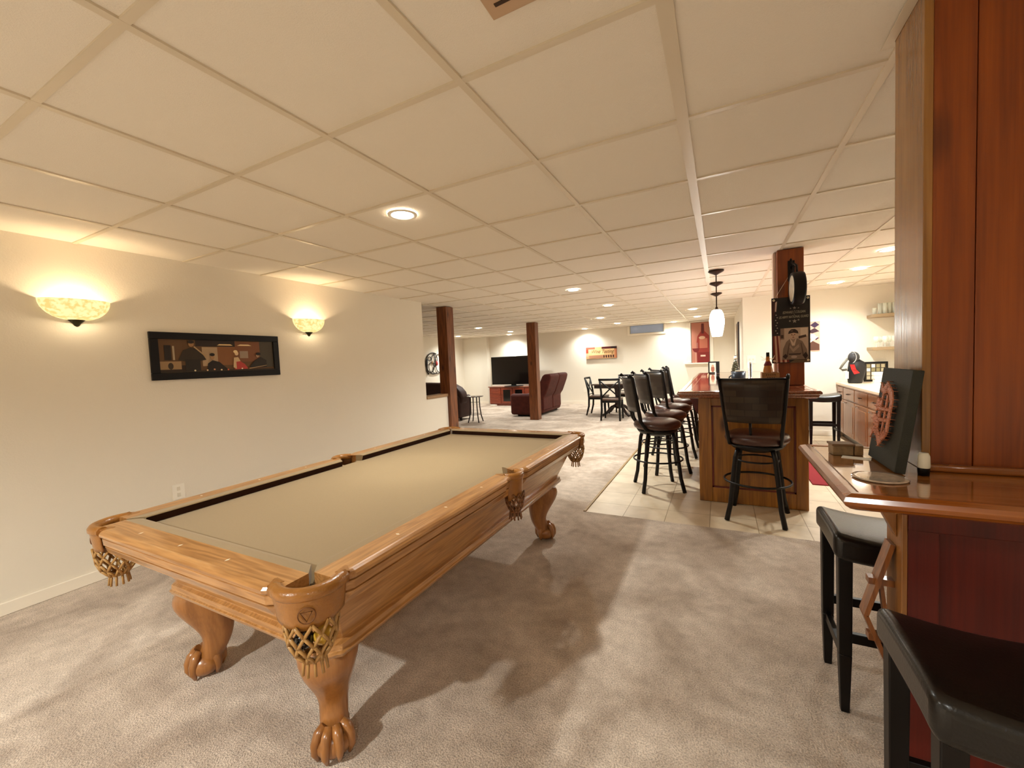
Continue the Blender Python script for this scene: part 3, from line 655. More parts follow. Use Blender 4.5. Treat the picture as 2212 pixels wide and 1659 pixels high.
tpb.loft([[(TX0+d, TY0+d, z), (TX1-d, TY0+d, z), (TX1-d, TY1-d, z), (TX0+d, TY1-d, z)] for d, z in pr])
tb = tpb.build('edge_moulding', wood('bar_edge_wood', (96, 44, 20), (148, 84, 44), 'Y', 1.2, .15, .9), bar, world=True, bevel=.002)
MB().box(TX0+.058, TX1-.058, TY0+.058, TY1-.058, 1.0176, 1.0186).build('top_surface', CHERRY, bar, world=True)
MB().box(TX0+.10, TX0+.106, TY0+.1, TY1-.1, 1.0187, 1.0192).box(TX1-.106, TX1-.1, TY0+.1, TY1-.1, 1.0187, 1.0192).box(TX0+.10, TX1-.1, TY0+.1, TY0+.106, 1.0187, 1.0192).build('inlay_line', mat('pale_inlay', (196, 150, 108), .15, coat=.8), bar, world=True)
for y in (4.5, 5.6, 6.7):
    MB().prism([(BX0, .95), (BX0-.12, .95), (BX0-.12, .92), (BX0-.08, .87), (BX0-.05, .78), (BX0, .70)], 'xz', y-.025, y+.025).build('corbel', MAHOG, bar, world=True, bevel=.004)
# ------------------------------------------------------------ swivel bar stools
def patch_mat():
    m = mat('woven_leather', (84, 70, 54), .35); nt = m.node_tree; N = nt.nodes; L = nt.links; b_ = N['Principled BSDF']
    tc = N.new('ShaderNodeTexCoord'); mp = N.new('ShaderNodeMapping'); mp.inputs['Rotation'].default_value = (PI/2, 0, 0); L.new(tc.outputs['Object'], mp.inputs['Vector'])
    br = N.new('ShaderNodeTexBrick'); br.inputs['Scale'].default_value = 1; br.inputs['Brick Width'].default_value = .1; br.inputs['Row Height'].default_value = .05; br.inputs['Mortar Size'].default_value = .002
    br.inputs['Color1'].default_value = lin((40, 27, 18)); br.inputs['Color2'].default_value = lin((60, 50, 38)); br.inputs['Mortar'].default_value = lin((30, 22, 16)); L.new(mp.outputs[0], br.inputs['Vector']); L.new(br.outputs[0], b_.inputs['Base Color'])
    bp = N.new('ShaderNodeBump'); bp.inputs['Strength'].default_value = .4; bp.inputs['Distance'].default_value = -.004; L.new(br.outputs[1], bp.inputs['Height']); L.new(bp.outputs[0], b_.inputs['Normal']); return m
PATCH = patch_mat()
def bar_stool(label, loc, rz):
    t = thing('bar_stool', label, 'bar stool', loc, rz, 'swivel bar stools around the bar')
    MB().lathe([(.001, .605), (.19, .605), (.222, .625), (.23, .65), (.22, .675), (.18, .695), (.10, .705), (.001, .707)], n=32).build('seat', BROWNL, t)
    MB().lathe([(.001, .54), (.10, .54), (.17, .565), (.19, .585), (.2, .604), (.001, .604)], n=28).build('swivel_plate', IRON, t)
    for sx in (-1, 1):
        for sy in (-1, 1):
            MB().tube([(sx*.115, sy*.115, .58), (sx*.135, sy*.135, .50), (sx*.155, sy*.155, .30), (sx*.17, sy*.17, .13), (sx*.195, sy*.195, .0)], [.017, .018, .018, .018, .019], n=10).build('leg', IRON, t)
    MB().tube([(.235*math.cos(a*PI/18), .235*math.sin(a*PI/18), .30) for a in range(36)], .0085, n=8, closed=True).build('foot_ring', IRON, t)
    MB().tube([(.15*math.cos(a*PI/12), .15*math.sin(a*PI/12), .47) for a in range(24)], .007, n=6, closed=True).build('upper_ring', IRON, t)
    # back: posts rise from the seat side and flare
    for sx in (-1, 1):
        MB().tube([(sx*.17, -.06, .60), (sx*.175, -.15, .62), (sx*.18, -.20, .70), (sx*.20, -.235, .90), (sx*.222, -.275, 1.13), (sx*.226, -.305, 1.155), (sx*.222, -.32, 1.14)], [.014, .016, .017, .016, .015, .014, .012], n=8, flat=(1.2, .8)).build('back_post', IRON, t)
    MB().tube([(-.02, -.215, .70), (-.02, -.235, .80)], .010, n=6).build('back_support', IRON, t)
    p = MB(); loops = []
    for i in range(7):
        f_ = i/6; z = .80+.325*f_; hw = .188+.030*f_; yy = -.218-.055*f_
        loops.append([(hw*q, yy-.05*(1-q*q), z) for q in [k/7 for k in range(-7, 8)]])
    p.loft(loops, closed=False, smooth=True); o = p.build('back_panel', PATCH, t); s_ = o.modifiers.new('s', 'SOLIDIFY'); s_.thickness = .022; s_.offset = 0
    r = MB().tube([(.215*q, -.270-.05*(1-q*q), 1.128) for q in [k/7 for k in range(-7, 8)]], .012, n=8); r.build('top_rail', IRON, t)
    return t
LAB = ['brown seated swivel bar stool nearest on the left side of the bar', 'second swivel bar stool along the left side of the bar, partly behind the nearest', 'third swivel bar stool along the left side of the bar with a light woven back', 'fourth swivel bar stool along the left side of the bar, high back against the wall', 'last swivel bar stool beneath the far end of the bar top']
spots = [(-.575, 4.33, -68), (-.57, 5.02, -62), (-.56, 5.72, -50), (-.56, 6.4, -52), (-.50, 7.1, -90)]
st = bar_stool(LAB[0], (spots[0][0], spots[0][1], 0), math.radians(spots[0][2]))
for (x, y, a), lb in zip(spots[1:], LAB[1:]): dup(st, (x, y, 0), math.radians(a), lb)
dup(st, (.255, 3.79, 0), math.radians(-9), 'dark swivel bar stool drawn up to the near end panel of the bar')
# ------------------------------------------------------------ saddle stools
def saddle(name, label, loc, rz, wx=.46, wy=.335, zt=.68):
    t = thing(name, label, 'stool', loc, rz, 'backless stools with black leather seats')
    hx, hy = wx/2, wy/2
    m = MB(); nx, ny = 14, 10; th = .095
    def top(u, v):
        z = zt-.030*(1-u*u)-.010*(abs(v)**4)
        return z
    V = []; F_ = []
    for j in range(ny+1):
        for i in range(nx+1):
            u = -1+2*i/nx; v = -1+2*j/ny; V.append((hx*u, hy*v, top(u, v)))
    for j in range(ny):
        for i in range(nx): a = j*(nx+1)+i; F_.append((a, a+1, a+nx+2, a+nx+1))
    k0 = len(V); edge = [(i, 0) for i in range(nx+1)]+[(nx, j) for j in range(1, ny+1)]+[(i, ny) for i in range(nx-1, -1, -1)]+[(0, j) for j in range(ny-1, 0, -1)]
    idx = [j*(nx+1)+i for i, j in edge]
    for q in idx:
        x, y, z = V[q]; V.append((x, y, z-th+.012*(1-(x/hx)**2)))
    n = len(idx)
    for q in range(n): F_.append((idx[q], idx[(q+1) % n], k0+(q+1) % n, k0+q))
    F_.append(tuple(k0+q for q in reversed(range(n))))
    m.add(V, F_); m.build('seat', BLACKL, t, bevel=.024, seg=5)
    for sx in (-1, 1):
        for sy in (-1, 1):
            x, y = sx*(hx-.035), sy*(hy-.035)
            MB().taper((x, y, .22), (x, y, zt-.09), .038, .042).taper((x+sx*.0, y, 0), (x, y, .22), .026, .038).build('leg', BLACKW, t, bevel=.003)
    for sy in (-1, 1): MB().box(-hx+.05, hx-.05, sy*(hy-.035)-.010, sy*(hy-.035)+.010, .265, .30).build('stretcher', BLACKW, t, bevel=.002)
    for sx in (-1, 1): MB().box(sx*(hx-.035)-.010, sx*(hx-.035)+.010, -hy+.05, hy-.05, .19, .225).build('stretcher', BLACKW, t, bevel=.002)
    return t
S1 = saddle('saddle_stool', 'black leather saddle stool standing behind the near counter', (.585, 1.95, 0), 0)
dup(S1, (.577, 1.165, 0), 0, 'black leather saddle stool in the lower right corner, in front of the near counter')
saddle('backless_stool', 'small black backless stool behind the bar beside the low cabinets', (1.28, 7.08, 0), 0, .38, .32, .72)
# ------------------------------------------------------------ near counter and pine column
ct = thing('wood_ledge_counter', 'glossy stained pine ledge counter with red panelled base at right', 'counter', (.9, 1.5, 0))
CX0, CX1, CY0, CY1 = .245, 1.6, 1.145, 1.745
m_ = MB(); pr = [(.03, .958), (.015, .965), (.004, .974), (.0, .984), (.004, .994), (.018, 1.0), (.030, 1.0), (.036, .997)]
m_.loft([[(CX0+d, CY0+d, z), (CX1, CY0+d, z), (CX1, CY1-d, z), (CX0+d, CY1-d, z)] for d, z in pr])
m_.build('edge_moulding', PINEX, ct, world=True)
MB().box(CX0+.036, CX1, CY0+.036, CY1-.036, .9971, .9982).build('top_surface', wood('ledge_top_wood', (120, 70, 26), (176, 116, 56), 'X', .9, .1, 1, ring=5, cior=2.0), ct, world=True)
MB().box(.475, CX1, 1.555, 1.645, 0, .957).build('base_panel', MAHOG, ct, world=True)
MB().box(.462, .475, 1.535, 1.655, 0, .957).build('end_board', LIGHTW, ct, world=True, bevel=.002)
MB().box(.475, CX1, 1.53, 1.555, .80, .957).build('upper_rail', MAHOG, ct, world=True, bevel=.003)
MB().box(.475, .545, 1.54, 1.555, 0, .80).build('stile', MAHOG, ct, world=True, bevel=.003)
MB().prism([(.462, .957), (.30, .957), (.315, .93), (.36, .88), (.42, .85), (.462, .76)], 'xz', 1.57, 1.61).build('corbel', LIGHTW, ct, world=True, bevel=.003)
br_ = MB()   # hexagonal wooden bracket on the end board
br_.bar((.455, 1.6, .735), (.392, 1.6, .50), .05, .012, (1, 0, 0)).bar((.392, 1.6, .50), (.455, 1.6, .33), .05, .012, (1, 0, 0)).box(.40, .462, 1.585, 1.615, .60, .62).box(.40, .462, 1.585, 1.615, .42, .44).bar((.43, 1.6, .62), (.45, 1.6, .44), .02, .01, (1, 0, 0))
br_.build('side_bracket', wood('bracket_wood', (96, 50, 18), (150, 90, 40), 'Z', 1, .35, .3), ct, world=True)
pcm = thing('pine_column', 'tall glossy knotty pine column standing on the near counter', 'column', (.575, 1.55, .998))
KX0, KX1, KY0, KY1 = .475, .70, 1.45, 1.645
MB().box(KX0+.018, KX0+.098, KY0+.003, KY0+.02, .9985, CE-.001).build('front_plank', PINEZ, pcm, world=True, bevel=.0015)
MB().box(KX0+.0995, KX1-.018, KY0+.003, KY0+.02, .9985, CE-.001).build('front_plank', PINEZ, pcm, world=True, bevel=.0015)
MB().box(KX0, KX0+.018, KY0, KY1, .9985, CE-.001).build('side_board', wood('pine_painted_sheen_z', (124, 80, 34), (172, 124, 62), 'Z', .6, .22, .3, ring=4), pcm, world=True, bevel=.0015)  # left board: lighter wood colour paints in its satin reflection
MB().box(KX1-.018, KX1, KY0, KY1, .9985, CE-.001).build('side_board', PINEZ, pcm, world=True, bevel=.0015)
MB().box(KX0+.018, KX1-.018, KY1-.02, KY1, .9985, CE-.001).build('rear_board', PINEZ, pcm, world=True)
MB().box(KX0-.008, KX1+.008, KY0-.022, KY0, .9985, 1.018).build('base_moulding', PINEX, pcm, world=True, bevel=.006)
MB().box(KX0-.026, KX0-.001, KY0-.02, KY1+.03, CE-.004, CE-.0015).box(KX0-.001, KX1, KY1+.001, KY1+.03, CE-.004, CE-.0015).build('ceiling_collar', GRID, pcm, world=True)
# string art plaque leaning against the column
pl = thing('string_art_plaque', 'dark canvas block with a copper string letter, leaning on the pine column', 'plaque', (.42, 1.48, 1.0))
# local frame: u (towards camera) = -y, v up with lean, w thickness +x
o_ = Vector((.398, 1.585, .9995)); U = Vector((0, -1, 0)); Vv = Vector((.036, 0, .265)).normalized(); Wn = Vector((Vv.z, 0, -Vv.x)); LW, LH, LT = .212, .268, .022
def PQ(a, b_, d): return o_+U*a+Vv*b_+Wn*d+Vector((0, 0, Wn.z*-0))
m_ = MB(); zfix = -min((Wn*LT).z, 0)
o_ = o_+Vector((0, 0, zfix))
m_.loft([[PQ(0, 0, d), PQ(LW, 0, d), PQ(LW, LH, d), PQ(0, LH, d)] for d in (0, LT)]); m_.build('canvas_block', CHARC, pl, world=True, bevel=.002)
L = MB(); D = []
D.append([(.30, .92), (.42, .86), (.55, .95), (.62, .88), (.60, .82), (.46, .76), (.40, .80), (.32, .82)])           # top flourish
D.append([(.42, .80), (.47, .78), (.47, .24), (.42, .22)]); D.append([(.36, .30), (.42, .34), (.42, .70), (.36, .66)])   # stems
D.append([(.55, .95), (.80, .84), (.88, .74), (.88, .32), (.78, .22), (.76, .28), (.78, .36), (.78, .70), (.70, .78), (.56, .84)])
D.append([(.20, .16), (.30, .26), (.44, .22), (.60, .10), (.66, .14), (.88, .32), (.78, .36), (.62, .24), (.46, .32), (.30, .34), (.22, .28)])
D.append([(.47, .60), (.78, .62), (.78, .58), (.47, .56)]); D.append([(.47, .46), (.78, .48), (.78, .44), (.47, .42)])
D.append([(.20, .60), (.26, .72), (.36, .70), (.36, .56), (.28, .54)]); D.append([(.16, .42), (.24, .50), (.36, .48), (.36, .34), (.26, .36)]); D.append([(.62, .78), (.67, .78), (.67, .26), (.62, .24)])
D = [[(.0+.84*a, .10+.80*b_) for a, b_ in p_] for p_ in D]
for poly in D:
    L.loft([[PQ(a*LW, b_*LH, d) for a, b_ in poly] for d in (-.010, -.013)])
for poly in D:
    n = len(poly)
    for i in range(n):
        a, b_ = Vector(poly[i]), Vector(poly[(i+1) % n]); k = max(1, int((b_-a).length/.06))
        for j in range(k):
            q = a+(b_-a)*j/k; L.tube([PQ(q.x*LW, q.y*LH, 0), PQ(q.x*LW, q.y*LH, -.016)], .0010, n=4)
L.build('string_letter', COPPER, pl, world=True)
ZC = .9984
gd = tag(MB().lathe([(.001, 0), (.05, 0), (.056, .003), (.054, .005), (.045, .004), (.001, .0035)], n=40).build('glass_coaster', mat('iridescent_glass', (190, 170, 150), .08, coat=1, noise=.2, nscale=60)), 'round clear glass coaster flat on the near counter', 'coaster'); gd.location = (.355, 1.322, ZC)
wb = thing('coaster_box', 'small wooden block box near the far edge of the counter', 'box', (.335, 1.60, ZC), .1)
MB().box(-.026, .026, -.022, .022, 0, .03).build('box_body', mat('grey_brown_wood', (136, 112, 80), .5, noise=.3, nscale=60), wb, bevel=.002)
MB().box(-.029, .029, -.025, .025, .03, .036).build('lid', mat('brown_lid', (120, 90, 60), .5), wb)
MB().box(.030, .052, -.018, .02, 0, .03).build('side_block', mat('tan_wood_block', (160, 130, 94), .5, noise=.3, nscale=50), wb, bevel=.002)
cd_ = tag(MB().box(-.034, .034, -.015, .015, 0, .0012).build('paper_card', mat('white_card', (250, 248, 240), .6)), 'white paper card lying beside the wooden box on the counter', 'card'); cd_.location = (.362, 1.55, ZC); cd_.rotation_euler = (0, 0, -.3)
wh = thing('ceramic_jar', 'white and black jar half hidden between plaque and pine column', 'jar', (.458, 1.385, ZC))
MB().lathe([(.001, 0), (.011, 0), (.012, .018), (.012, .02)], n=16).build('dark_base', BLACKP, wh)
MB().lathe([(.012, .02), (.013, .024), (.012, .05), (.009, .058), (.001, .058)], n=16).build('jar_body', mat('white_ceramic', (230, 226, 210), .25), wh)
# ------------------------------------------------------------ things on the bar
ZB = 1.0193
bn = thing('memorial_banner', 'black hanging banner with flag, stars and a soldier photo on the bar post', 'banner', (.56, 4.34, 1.225))
YB = 4.345; bx0, bx1, bz0, bz1 = .420, .703, 1.222, 1.80
MB().box(bx0, bx1, YB, YB+.003, bz0, bz1).build('banner_sheet', mat('banner_black', (20, 14, 13), .35), bn, world=True)
sh = [(c((58, 16, 12)), R(.01, .45, .12, .97)), (c((206, 180, 168)), [(.11, .7), (.13, .82), (.15, .95), (.10, .93), (.09, .8)]), (c((30, 22, 24)), [(.05, .42), (.2, .42), (.2, .75), (.1, .8), (.05, .7)])]
for k in range(7): sh.append((c((198, 160, 140)) if k % 2 else c((110, 30, 24)), [(.03+.045*k, .42), (.075+.045*k, .42), (.10+.06*k, .01), (.04+.06*k, .01)]))
for q in ((.12, .74), (.15, .70), (.11, .66), (.15, .62), (.12, .58), (.15, .54), (.11, .50), (.15, .46)): sh.append((c((190, 176, 160)), star(q[0], q[1], .012, 2)))
sh += [(c((186, 164, 146)), R(.23, .05, .95, .53)), (c((130, 108, 94)), R(.23, .36, .33, .53)), (c((60, 42, 34)), R(.24, .38, .31, .43)), (c((214, 196, 178)), R(.75, .40, .93, .52)), (c((70, 52, 42)), [(.70, .36), (.9, .385), (.89, .42), (.70, .40)]),
       (c((126, 106, 92)), [(.27, .05), (.30, .22), (.38, .32), (.48, .37), (.66, .37), (.80, .32), (.91, .2), (.95, .05)]), (c((200, 178, 158)), [(.47, .37), (.65, .37), (.60, .26), (.53, .26)]), (c((150, 128, 112)), [(.49, .37), (.63, .37), (.57, .30)]),
       (c((196, 168, 146)), ell(.56, .415, .085, .058)), (c((92, 66, 54)), ell(.525, .425, .018, .008)), (c((92, 66, 54)), ell(.60, .425, .018, .008)), (c((140, 108, 90)), [(.555, .43), (.58, .40), (.55, .398)]), (c((110, 76, 62)), ell(.565, .382, .03, .006)), (c((48, 34, 28)), [(.43, .44), (.45, .48), (.52, .51), (.61, .51), (.68, .48), (.70, .44), (.57, .455)]), (c((110, 88, 74)), ell(.53, .485, .03, .01)),
       (c((52, 36, 30)), [(.44, .14), (.74, .14), (.78, .155), (.74, .122), (.46, .122), (.42, .15)]), (c((86, 68, 58)), [(.38, .1), (.45, .3), (.47, .3), (.42, .1)]), (c((86, 68, 58)), [(.84, .1), (.77, .3), (.75, .3), (.80, .1)]), (c((160, 138, 120)), [(.46, .24), (.56, .16), (.72, .24), (.7, .28), (.56, .21), (.48, .27)]), (c((46, 30, 26)), [(.28, .10), (.36, .14), (.42, .10), (.36, .06)]), (c((46, 30, 26)), [(.8, .11), (.88, .16), (.94, .1), (.87, .05)]), (c((176, 154, 138)), ell(.58, .09, .08, .02)),
       (c((150, 140, 130)), star(.6, .83, .026, 2)), (c((150, 140, 130)), star(.5, .825, .013, 2)), (c((150, 140, 130)), star(.7, .825, .013, 2)), (c((150, 140, 130)), star(.6, .63, .034, 2)), (c((150, 140, 130)), star(.48, .635, .018, 2)), (c((150, 140, 130)), star(.7, .645, .018, 2)), (c((190, 180, 170)), ell(.6, .79, .008, .004)), (c((190, 180, 170)), ell(.6, .73, .008, .004)),
       (c((96, 76, 56)), [(.45, .0), (.95, .0), (.95, .04), (.6, .045)])]
flat_art('printed_image', bn, (bx0, YB-.0002, bz0), (bx1-bx0, 0, 0), (0, 0, bz1-bz0), sh, (0, -.00015, 0))
LT_ = c((176, 168, 150))
text('name_line', 'EDWARD J COLGAN', LT_, bn, (bx0+.165, YB-.008, bz0+.578*.765), .03, RX90, width=.165, shear=.2)
text('unit_line', 'US ARMY NATIONAL GUARD', LT_, bn, (bx0+.162, YB-.008, bz0+.578*.695), .03, RX90, width=.215, shear=.2)
for a, b_ in ((.06, .965), (.94, .965), (.94, .035), (.06, .035)):
    MB().lathe([(.004, 0), (.009, 0), (.009, .002), (.004, .002)], n=12).xf(Matrix.Translation((bx0+a*(bx1-bx0), YB-.007, bz0+b_*(bz1-bz0))) @ Matrix.Rotation(PI/2, 4, 'X')).build('grommet', IVORY, bn, world=True)
MB().tube([(bx0+.017, YB+.004, bz1-.02), (.555, 4.392, 1.985)], .0012, n=4).build('string', IVORY, bn, world=True)
cl = thing('hanging_clock', 'round black double faced clock hanging from an iron bracket on the post', 'clock', (.59, 4.2, 1.85))
cx, cz, cyy, rr = .59, 1.85, 4.192, .130
Mc = Matrix.Translation((cx, cyy, cz)) @ Matrix.Rotation(math.radians(2), 4, 'Z') @ Matrix.Rotation(PI/2, 4, 'Y')
MB().lathe([(.001, -.038), (rr*.86, -.038), (rr, -.043), (rr+.006, -.026), (rr+.006, .026), (rr, .043), (rr*.86, .038), (.001, .038)], n=36).xf(Mc).build('case', BLACKP, cl, world=True)
for s_ in (-1, 1):
    MB().lathe([(.001, s_*.0395), (rr*.84, s_*.0395)], n=36).xf(Mc).build('clock_face', mat('silver_dial', (236, 232, 216), .3, noise=.15, nscale=25), cl, world=True)
MB().tube([(.575, 4.394, 2.05), (.575, 4.34, 2.09), (.58, 4.27, 2.07), (.588, 4.20, 2.04), (.59, 4.20, 1.985)], .009, n=8).tube([(.575, 4.392, 1.96), (.575, 4.33, 1.99), (.58, 4.27, 2.05)], .007, n=6).tube([(.57, 4.36+.03*math.cos(a*.5), 2.10+.03*math.sin(a*.5)) for a in range(11)], .006, n=6).box(.55, .60, 4.383, 4.394, 1.94, 2.12).build('bracket', IRON, cl, world=True)
# bottle in a wooden crate
bx = thing('wooden_crate_box', 'small wooden box with dark lettering on the near end of the bar', 'box', (.40, 4.32, ZB))
e_ = .005
MB().box(.333, .467, 4.25, 4.255, ZB, ZB+.125).box(.333, .467, 4.385, 4.39, ZB, ZB+.125).box(.333, .338, 4.255, 4.385, ZB, ZB+.125).box(.462, .467, 4.255, 4.385, ZB, ZB+.125).box(.338, .462, 4.255, 4.385, ZB, ZB+.005).build('box_sides', mat('raw_box_wood', (150, 112, 70), .6, noise=.12, nscale=40), bx, world=True)
for q, (wd, z) in enumerate(((.085, .098), (.07, .075), (.08, .03))): 
    sh = [(c((88, 62, 32)), R(.1+.18*k, 0, .2+.18*k, 1)) for k in range(5)]
    flat_art('printed_lettering', bx, (.40-wd/2, 4.2497, ZB+z), (wd, 0, 0), (0, 0, .013), sh, (0, -.0001, 0))
bt = thing('amber_bottle', 'amber glass bottle with wire and ribbon neck standing in the wooden box', 'bottle', (.385, 4.315, ZB+.006))
MB().lathe([(.001, 0), (.036, 0), (.04, .01), (.04, .10), (.037, .14), (.026, .19), (.016, .225), (.014, .26)], n=20).build('glass_body', mat('amber_glass', (176, 106, 30), .12, coat=.6, noise=.2, nscale=20), bt)
MB().lathe([(.001, .298), (.012, .298), (.0135, .29), (.0135, .262), (.014, .255), (.001, .255)], n=14).build('cap', BLACKP, bt)
rb = MB(); rb.use(IVORY)
for a in range(9):
    q = a*.8; rb.tube([(.014*math.cos(q), .007*math.sin(q), .24), (.035*math.cos(q), .014*math.sin(q), .235+.012*math.sin(a*2)), (.055*math.cos(q+.2), .018*math.sin(q+.2), .25+.02*math.cos(a*3))], .0013, n=4)
rb.use(c((110, 20, 30))).lathe([(.0165, .222), (.024, .205), (.032, .185), (.030, .18), (.02, .2)], n=12); rb.build('ribbon', None, bt)
tb_ = thing('beaded_bottle', 'tall dark bottle wrapped in clustered beads on the bar', 'bottle', (.155, 5.15, ZB))
m_ = MB().lathe([(.001, 0), (.04, 0), (.042, .02), (.04, .1), (.03, .17), (.016, .21), (.013, .245), (.001, .245)], n=16)
for k in range(60):
    a = k*2.4; z = .01+k*.0033; r_ = .041 if z < .1 else .041-(z-.1)*.24; m_.sphere((r_*math.cos(a), r_*math.sin(a), z), .009, 6)
m_.build('beaded_body', mat('dark_green_glass', (44, 42, 24), .15, coat=.6, noise=.4, nscale=30), tb_)
MB().sphere((0, 0, .262), .017, 10).build('white_stopper', IVORY, tb_)
MB().lathe([(.001, .283), (.01, .283), (.01, .276), (.001, .276)], n=10).build('cap', BLACKP, tb_)
nc = thing('navy_caddy', 'navy blue round metal caddy on the bar beside the tall bottle', 'caddy', (.175, 4.93, ZB))
MB().lathe([(.001, 0), (.062, 0), (.066, .01), (.066, .115), (.062, .115), (.062, .012), (.001, .01)], n=24).build('tub', NAVY, nc)
MB().tube([(-.064, 0, .075), (-.085, 0, .06), (-.088, 0, .04), (-.066, 0, .03)], .007, n=6).build('handle', NAVY, nc)
MB().box(-.03, .05, -.03, .03, .09, .125).build('napkins', WHITE, nc)
sb = thing('silver_canister', 'tall narrow silver and black canister standing on the bar', 'canister', (.285, 5.0, ZB))
MB().lathe([(.001, 0), (.028, 0), (.028, .01), (.018, .014), (.018, .205), (.001, .205)], n=18).build('tube_body', CHROME, sb)
MB().box(.004, .012, -.0195, -.017, .05, .19).build('dark_stripe', BLACKP, sb)
for k, (x, y, h) in enumerate(((.115, 4.42, .022), (.150, 4.44, .04), (.170, 4.40, .018))):
    o = tag(MB().lathe([(.001, 0), (.010, 0), (.011, h*.6), (.006, h), (.001, h)], n=10).build('shot_cup'), ['leftmost of three tiny white cups behind the end stool back', 'middle and tallest of three tiny white cups behind the end stool back', 'rightmost of three tiny white cups behind the end stool back'][k], 'cup', 'tiny white cups on the bar'); o.data.materials.clear(); o.data.materials.append(IVORY); o.location = (x, y, ZB)
pf = thing('standing_picture', 'small dark standing photo frame at the far end of the bar', 'photo frame', (-.08, 7.3, ZB))
MB().box(-.165, -.003, 7.30, 7.312, ZB, ZB+.19).build('frame', BLACKP, pf, world=True, bevel=.002)
flat_art('photo', pf, (-.145, 7.2995, ZB+.02), (.09, 0, 0), (0, 0, .15), [(c((220, 210, 190)), R(0, 0, 1, 1)), (c((150, 90, 70)), ell(.5, .35, .3, .35)), (c((190, 150, 120)), ell(.5, .68, .2, .14))], (0, -.0004, 0))
MB().obox((-.08, 7.345, ZB+.07), (.05, .004, .15), 0, math.radians(-25)).build('easel_leg', BLACKP, pf, world=True)
mc = thing('menu_card', 'folded white card standing at the far end of the bar top', 'card', (-.12, 6.6, ZB))
MB().box(-.16, -.15, 6.3, 6.9, ZB, ZB+.02).build('flat_card', mat('tan_card', (190, 160, 120), .6), mc, world=True)
MB().box(-.06, -.045, 6.4, 6.41, ZB, ZB+.06).build('upright_card', WHITE, mc, world=True)
np2 = tag(MB().lathe([(.001, 0), (.02, .0), (.06, .012), (.062, .014), (.02, .004), (.001, .003)], n=24).build('ash_tray', CHROME), 'shallow silver dish on the bar top right of the post', 'dish'); np2.location = (.60, 4.72, ZB)
# ------------------------------------------------------------ behind the bar
tag(MB().box(.80, 1.45, 4.88, 6.95, -.004, .006).build('red_rug', RED, bevel=.002), 'red runner rug on the tiles behind the bar', 'rug')
cb = thing('low_cabinets', 'brown low cabinet run with cream top along the right wall', 'cabinet', (1.9, 6.3, 0))
QX = 1.60; ya, yb_ = 4.4, 7.765
MB().box(QX, X1-.005, ya, yb_, .09, .785).build('body', CAB, cb, world=True)
MB().box(QX+.05, X1-.005, ya, yb_, 0, .09).build('toe_kick', ESPR, cb, world=True)
MB().box(QX-.03, X1-.003, ya-.02, yb_, .785, .825).build('cabinet_top', CTOP, cb, world=True, bevel=.008)
yy = yb_-.05
for k, wd in enumerate((.30, .55, .55, .55, .55, .55)):
    if yy-wd < ya: break
    d_ = MB().box(QX-.018, QX, yy-wd+.012, yy-.012, .61, .765).build('drawer', CAB, cb, world=True, bevel=.004)
    MB().tube([(QX-.02, yy-wd/2-.045, .69), (QX-.04, yy-wd/2-.03, .688), (QX-.04, yy-wd/2+.03, .688), (QX-.02, yy-wd/2+.045, .69)], .005, n=6).build('pull', BRONZE, d_, world=True)
    dr = MB().box(QX-.018, QX, yy-wd+.012, yy-.012, .11, .59).build('door', CAB, cb, world=True, bevel=.004)
    MB().box(QX-.022, QX-.017, yy-wd+.07, yy-.07, .17, .53).build('door_panel', CAB, dr, world=True, bevel=.004)
    MB().tube([(QX-.02, yy-.10, .56), (QX-.04, yy-.11, .56), (QX-.04, yy-.18, .56), (QX-.02, yy-.19, .56)], .005, n=6).build('pull', CHROME, dr, world=True)
    yy -= wd
for z, lb in ((1.77, 'upper cream wall shelf holding drinking glasses'), (1.305, 'lower cream wall shelf holding stemmed glasses')):
    tag(MB().box(1.935, X1-.002, 7.52, 7.768, z-.022, z+.022).build('wall_shelf', mat('taupe_shelf', (150, 128, 98), .5), bevel=.004), lb, 'shelf')
tum = None; GG = 'tumblers on the upper shelf'
gx = [(1.985, 7.62), (2.04, 7.60), (2.085, 7.57), (2.10, 7.66), (2.145, 7.60), (2.19, 7.57), (2.20, 7.68)]
for k, (x, y) in enumerate(gx):
    h = .09 if k == 0 else .15
    o = tag(MB().lathe([(.001, 0), (.020, 0), (.026, h), (.0245, h), (.019, .006), (.001, .006)], n=16).build('tumbler', GLASS), 'short clear tumbler at the left end of the upper shelf' if k == 0 else ('second', 'third', 'fourth', 'fifth', 'sixth', 'seventh')[k-1]+' clear tumbler from the left in the row on the upper shelf', 'glass', GG); o.location = (x, y, 1.7925)
gl = [(2.0, 7.60), (2.06, 7.66), (2.09, 7.58), (2.15, 7.63), (2.20, 7.58)]
for k, (x, y) in enumerate(gl):
    o = tag(MB().lathe([(.03, 0), (.028, .003), (.004, .006), (.004, .06), (.02, .07), (.034, .10), (.033, .13), (.028, .15), (.027, .15), (.031, .12), (.016, .072), (.001, .066)], n=16).build('wine_glass', GLASS), 'stemmed wine glass at the left end of the lower shelf' if k == 0 else ('second', 'third', 'fourth', 'fifth')[k-1]+' stemmed wine glass from the left on the lower shelf', 'glass', 'stemmed glasses on the lower shelf'); o.location = (x, y, 1.3275)
bg = thing('black_bag', 'black bag with red stripe and grey cap on the low cabinets', 'bag', (1.72, 7.42, .825))
